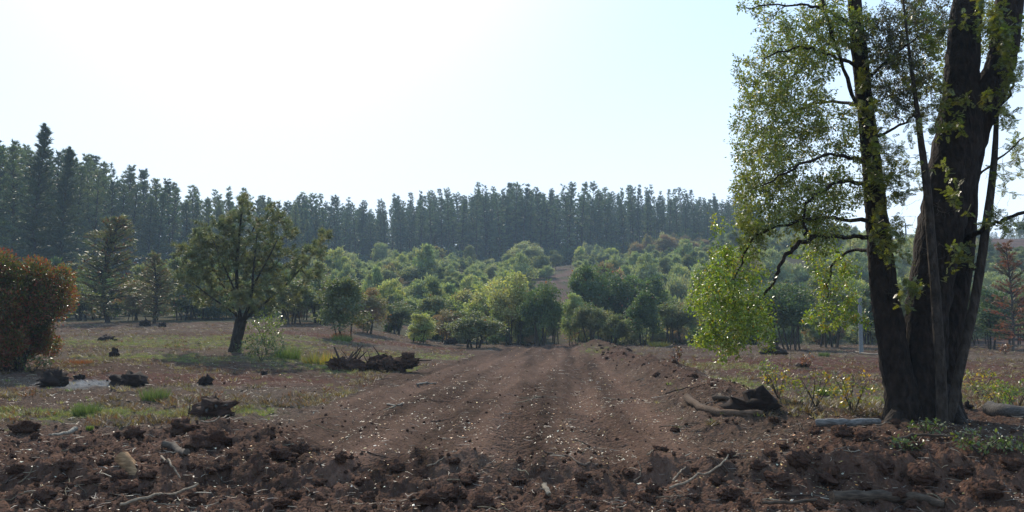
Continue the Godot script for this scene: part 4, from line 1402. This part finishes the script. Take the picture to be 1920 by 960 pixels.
func build_low_plants() -> void:
	var r := gen(55)
	# tufts of grass on the green parts of the field
	var tuft := MB.new()
	for k in 16:
		var a := r.randf() * TAU
		var b := Vector3(cos(a), 0, sin(a)) * r.randf() * 0.5
		var tip := b + Vector3(r.randf_range(-0.6, 0.6), r.randf_range(0.5, 1.0), r.randf_range(-0.6, 0.6))
		tuft.blade(b, tip, Vector3(cos(a * 3.0), 0, sin(a * 3.0)), 0.09, vary(Color.WHITE, r, 0.2))
	var at := []
	var tints := []
	for k in 60000:
		if at.size() > 7000: break
		var D := 12.0 * pow(4.6, r.randf())
		var x := r.randf_range(-0.64, 0.64) * D
		var b := n_mid.get_noise_2d(x * 1.3 + 40.0, D * 1.3)
		var green := 0.015
		for g in green_spots:
			var ex: float = (x - g[0]) / g[2]
			var ez: float = (D - g[1]) / g[3]
			green = maxf(green, 1.0 - sm(0.4, 1.2, sqrt(ex * ex + ez * ez) + b * 0.7))
		var z := zones(x, D)
		if r.randf() > green * (1.0 - clampf(z.x + z.y + z.z, 0.0, 1.0)): continue
		var s := r.randf_range(0.035, 0.10)
		at.append(Transform3D(Basis(Vector3.UP, r.randf() * TAU).scaled(Vector3(s * 1.5, s, s * 1.5)), on_ground(x, D)))
		tints.append(vary([Color(0.150, 0.185, 0.055), Color(0.190, 0.200, 0.075), Color(0.26, 0.22, 0.11)][r.randi() % 3], r, 0.25))
	scatter("grass", "short green and straw coloured grass on the cleared field", "grass", tuft.mesh(), M.leaf_dull, at, tints)
	var straw := []
	var st_tint := []
	for k in 26000:
		if straw.size() > 5000: break
		var D := 12.0 * pow(4.8, r.randf())
		var x := r.randf_range(-0.64, 0.64) * D
		var z := zones(x, D)
		if z.x + z.y + z.z > 0.25: continue
		if absf(x + 9.0) < 5.0 and absf(D - 20.5) < 2.2 and r.randf() < 0.7: continue
		if n_mid.get_noise_2d(x * 0.9 + 9.0, D * 0.9) + 0.4 * n_lump.get_noise_2d(x, D) < 0.02: continue
		var s := r.randf_range(0.05, 0.16)
		straw.append(Transform3D(Basis(Vector3.UP, r.randf() * TAU).scaled(Vector3(s * 1.8, s, s * 1.8)), on_ground(x, D)))
		st_tint.append(vary([Color(0.20, 0.155, 0.105), Color(0.14, 0.090, 0.06), Color(0.10, 0.062, 0.042), Color(0.13, 0.055, 0.036), Color(0.09, 0.065, 0.05)][r.randi() % 5], r, 0.25))
	scatter("dry_weeds", "dry brown and straw coloured weeds over the cleared field", "weeds", tuft.mesh(), M.leaf_dull, straw, st_tint)
	# plants that stand singly: [kind, px, py, height px, half width px, label]
	var greens := [Color(0.075, 0.105, 0.040), Color(0.100, 0.125, 0.050)]
	var limes := [Color(0.150, 0.190, 0.050), Color(0.120, 0.160, 0.045)]
	var golds := [Color(0.36, 0.27, 0.05), Color(0.22, 0.22, 0.06), Color(0.16, 0.17, 0.05), Color(0.40, 0.22, 0.04)]
	var rust := [Color(0.22, 0.065, 0.03), Color(0.18, 0.075, 0.035)]
	for a in [
		[greens, 290, 752, 26, 30, "spiky green tussock on the dry litter", 0], [greens, 163, 776, 22, 32, "low dark green tussock in the pale grass", 0],
		[greens, 490, 676, 50, 52, "dark green low bush at the foot of the spreading pine", 1], [limes, 500, 662, 90, 40, "light green sapling growing against the spreading pine", 1], [limes, 540, 672, 26, 30, "pale green weeds in front of the spreading pine", 0], [golds, 600, 682, 26, 40, "yellowish dry weeds near the uprooted root", 0], [limes, 640, 640, 14, 24, "green weeds under the leaning small tree", 0],
		[rust, 150, 682, 7, 30, "patch of rust red dry bracken on the field", 0], [rust, 640, 636, 14, 20, "rust red weeds beside the leaning small tree", 0],
		[limes, 785, 640, 20, 18, "bright green clump at the field edge", 0],
		[golds, 1460, 745, 60, 36, "yellow leaved weeds on the edge of the soil bank", 1], [golds, 1530, 765, 65, 46, "yellow green bramble between the bank and the big tree", 1], [golds, 1600, 775, 85, 50, "taller yellow leaved weeds beside the big trunk", 1], [limes, 1440, 722, 52, 20, "light green weed under the drooping bough", 1],
		[limes, 1905, 775, 70, 40, "bright green young bush past the big tree", 1], [golds, 1840, 745, 55, 40, "orange and yellow weeds behind the leaning sapling", 1], [golds, 1870, 760, 40, 40, "tawny weeds beside the bright green young bush", 1],
		[greens, 1740, 815, 30, 34, "green weeds at the foot of the thin sapling", 1], [greens, 1840, 855, 40, 60, "low leafy weeds in the shade of the big tree", 1], [greens, 1700, 845, 24, 30, "small weeds beside the bent stick", 1], [greens, 1900, 850, 30, 40, "dark weeds at the shaded frame edge", 1],
		[[Color(0.13, 0.045, 0.03), Color(0.1, 0.06, 0.03)], 1268, 680, 34, 16, "red leaved seedling beside the drooping bough", 1], [rust, 1515, 692, 26, 16, "red dry seedling on the reddish ground", 1], [rust, 1885, 665, 20, 12, "orange fern at the foot of the russet conifer", 1], [golds, 1235, 650, 10, 24, "straw yellow grass behind the soil bank", 0],
		[greens, 1545, 668, 8, 12, "small green plant on the reddish ground", 0], [limes, 1550, 740, 16, 24, "pale green ground plant in front of the reddish ground", 0], [limes, 168, 805, 6, 7, "tiny yellow green weed at the soil edge", 0],
		[greens, 60, 700, 34, 46, "dark low growth at the foot of the red tipped bush", 1],
	]:
		var p := ground_px(a[1], a[2])
		var k := -p.z / F
		var h: float = a[3] * k
		var w: float = a[4] * k
		var o := thing("weed", a[5], "plant", p, "single low plants")
		var lv := MB.new()
		if a[6] == 0:
			for q in 420:
				var ang := r.randf() * TAU
				var b := Vector3(cos(ang), 0, sin(ang)) * w * sqrt(r.randf()) * 0.7
				var tip := b * 1.35 + Vector3(r.randf_range(-0.3, 0.3) * w, h * r.randf_range(0.4, 1.1), r.randf_range(-0.3, 0.3) * w)
				lv.blade(b + Vector3(0, -0.03, 0), tip, Vector3(cos(ang * 5.0), 0, sin(ang * 5.0)), 0.005 + 0.8 * k, vary(a[0][r.randi() % a[0].size()], r, 0.3))
			obj("leaf_blades", lv.mesh(), M.leaf_dull, o)
		else:
			var wood := MB.new()
			var g := Grower.new()
			for q in 6:
				var ang := r.randf() * TAU
				var line := curve(Vector3(0, -0.05, 0), Vector3(cos(ang) * w * 0.6, h * r.randf_range(0.5, 0.8), sin(ang) * w * 0.6), Vector3(0, h * 0.15, 0), 5)
				g.add(line, taper(6, 0.009, 0.004))
				wood.tube(line, taper(6, 0.009, 0.004), 4, Color(0.1, 0.08, 0.06), 0.0, n_fine)
			var tg := []
			for q in int(46.0 + 90.0 * minf(h * w, 2.5)):
				var u := rnd_dir(r) * pow(r.randf(), 0.4)
				tg.append(Vector3(u.x * w, h * (0.55 + 0.45 * u.y), u.z * w * 0.8))
			var twigs := grow(g, tg, wood, Color(0.1, 0.08, 0.06), r, 0.03, 0.005)
			leaves_along(twigs, lv, r, a[0], 0.035 + 0.0016 * -p.z * 0.9, 0.6, 26.0 if -p.z > 16 else 34.0, 0.04, 0.1)
			obj("stem", wood.mesh(), M.twig, o)
			obj("foliage", lv.mesh(), M.leaf, o)


func build_posts() -> void:
	var p := ground_px(1615, 664)
	var mb := MB.new()
	mb.tube(PackedVector3Array([Vector3(0, -0.3, 0), Vector3(0, 1.0, 0), Vector3(0.01, 2.6, 0), Vector3(0.01, 2.63, 0)]), PackedFloat32Array([0.1, 0.095, 0.085, 0.07]), 10, Color.WHITE, 0.0, n_fine, true)
	var o := obj("post", mb.mesh(), M.concrete)
	o.position = p
	tag(o, "pale grey concrete post standing beyond the reddish ground", "post")
	for a in [[1702, 418, 462, 150.0, "thin pale utility pole on the slope behind the big trunks"], [1904, 462, 505, 140.0, "short utility pole on the open slope behind the russet conifer"]]:
		var x: float = (a[0] - 960.0) / F * a[3]
		var base := on_ground(x, a[3])
		var top := P(a[0], a[1], a[3]).y - base.y
		var pole := thing("utility_pole", a[4], "pole", base, "utility poles")
		var m := MB.new()
		m.tube(PackedVector3Array([Vector3(0, -0.5, 0), Vector3(0, top * 0.5, 0), Vector3(0, top, 0)]), PackedFloat32Array([0.17, 0.14, 0.11]), 8, Color.WHITE, 0.0, n_fine, true)
		obj("shaft", m.mesh(), M.concrete, pole)
		var arm := MB.new()
		arm.tube(PackedVector3Array([Vector3(-0.9, top - 0.4, 0), Vector3(0.9, top - 0.4, 0)]), PackedFloat32Array([0.07, 0.07]), 6, Color.WHITE, 0.0, n_fine, true)
		obj("crossarm", arm.mesh(), M.concrete, pole)


func make_noise(freq: float, oct: int, s: int, kind := FastNoiseLite.TYPE_SIMPLEX_SMOOTH) -> FastNoiseLite:
	var n := FastNoiseLite.new()
	n.seed = s
	n.frequency = freq
	n.fractal_octaves = oct
	n.noise_type = kind
	return n


func _ready() -> void:
	var cam := Camera3D.new()
	cam.name = "camera"
	add_child(cam)
	cam.position = Vector3(0, EYE, 0)
	cam.rotation.x = PITCH
	cam.fov = rad_to_deg(2.0 * atan(480.0 / F))
	cam.near = 0.1
	cam.far = 4000.0
	cam.current = true

	var env := Environment.new()
	env.background_mode = Environment.BG_SKY
	env.tonemap_mode = Environment.TONE_MAPPER_LINEAR
	env.tonemap_exposure = 1.2
	var sky := ProceduralSkyMaterial.new()
	sky.sky_top_color = Color(0.60, 0.77, 0.95)
	sky.sky_horizon_color = Color(0.93, 0.97, 1.0)
	sky.sky_curve = 0.22
	sky.sky_energy_multiplier = 1.12
	sky.sun_angle_max = 52.0
	sky.sun_curve = 0.35
	sky.ground_bottom_color = Color(0.25, 0.2, 0.17)
	sky.ground_horizon_color = Color(0.4, 0.36, 0.33)
	env.sky = Sky.new()
	env.sky.sky_material = sky
	env.fog_enabled = true
	env.fog_density = 0.0006
	env.fog_light_color = Color(0.82, 0.92, 1.0)
	env.sdfgi_enabled = true
	env.ssao_enabled = true
	env.ssil_enabled = true
	var we := WorldEnvironment.new()
	we.name = "environment"
	we.environment = env
	add_child(we)

	var sun := DirectionalLight3D.new()
	sun.name = "sun"
	sun.light_energy = 1.6
	sun.light_color = Color(1.0, 0.955, 0.88)
	sun.light_angular_distance = 0.55
	sun.shadow_enabled = true
	add_child(sun)
	var to_sun := Vector3(sin(SUN_AZ) * cos(SUN_EL), sin(SUN_EL), -cos(SUN_AZ) * cos(SUN_EL))
	sun.look_at_from_position(to_sun * 100.0, Vector3.ZERO, Vector3.UP)

	n_big = make_noise(0.05, 2, 1)
	n_mid = make_noise(0.35, 3, 2)
	n_lump = make_noise(1.7, 3, 3)
	n_clod = make_noise(4.2, 2, 4)
	n_fine = make_noise(9.0, 3, 5)
	n_patch = make_noise(0.11, 3, 6)
	make_materials()
	mounds = [[-3.4, 11.6, 0.55, 0.35, 0.16], [-4.3, 12.6, 0.6, 0.3, 0.14], [-2.7, 10.7, 0.5, 0.3, 0.14], [-6.6, 12.4, 0.6, 0.35, 0.10], [-1.0, 9.6, 0.8, 0.3, 0.09], [3.2, 10.6, 0.5, 0.4, 0.08], [3.9, 9.3, 0.6, 0.35, 0.10]]
	green_spots = [[-13.5, 36.0, 6.5, 5.0], [-11.5, 41.0, 4.0, 2.2], [-8.6, 14.6, 2.6, 0.9], [-5.2, 14.9, 1.0, 0.8], [-11.2, 27.5, 3.0, 1.6], [-5.0, 27.0, 3.0, 2.0], [-7.0, 29.0, 2.4, 1.6], [7.0, 30.0, 2.0, 3.0], [5.3, 21.5, 1.0, 2.0], [7.6, 16.5, 1.5, 1.6], [3.6, 38.0, 2.0, 4.0], [10.0, 20.0, 1.8, 0.9], [-4.2, 36.0, 3.0, 3.0]]
	red_spots = [[-8.0, 21.5, 4.5, 1.8], [-14.0, 25.5, 2.6, 0.9], [11.0, 30.0, 8.0, 8.0], [15.0, 22.0, 6.0, 5.0], [-9.0, 45.0, 5.0, 2.0], [-5.0, 46.0, 3.0, 2.0]]
	build_terrain()
	print("terrain ", Time.get_ticks_msec())
	build_pines()
	print("pines ", Time.get_ticks_msec())
	build_bushes()
	print("bushes ", Time.get_ticks_msec())
	build_red_bush()
	build_spreading_pine()
	build_big_tree()
	print("trees ", Time.get_ticks_msec())
	build_debris()
	build_low_plants()
	build_posts()
	print("all ", Time.get_ticks_msec())
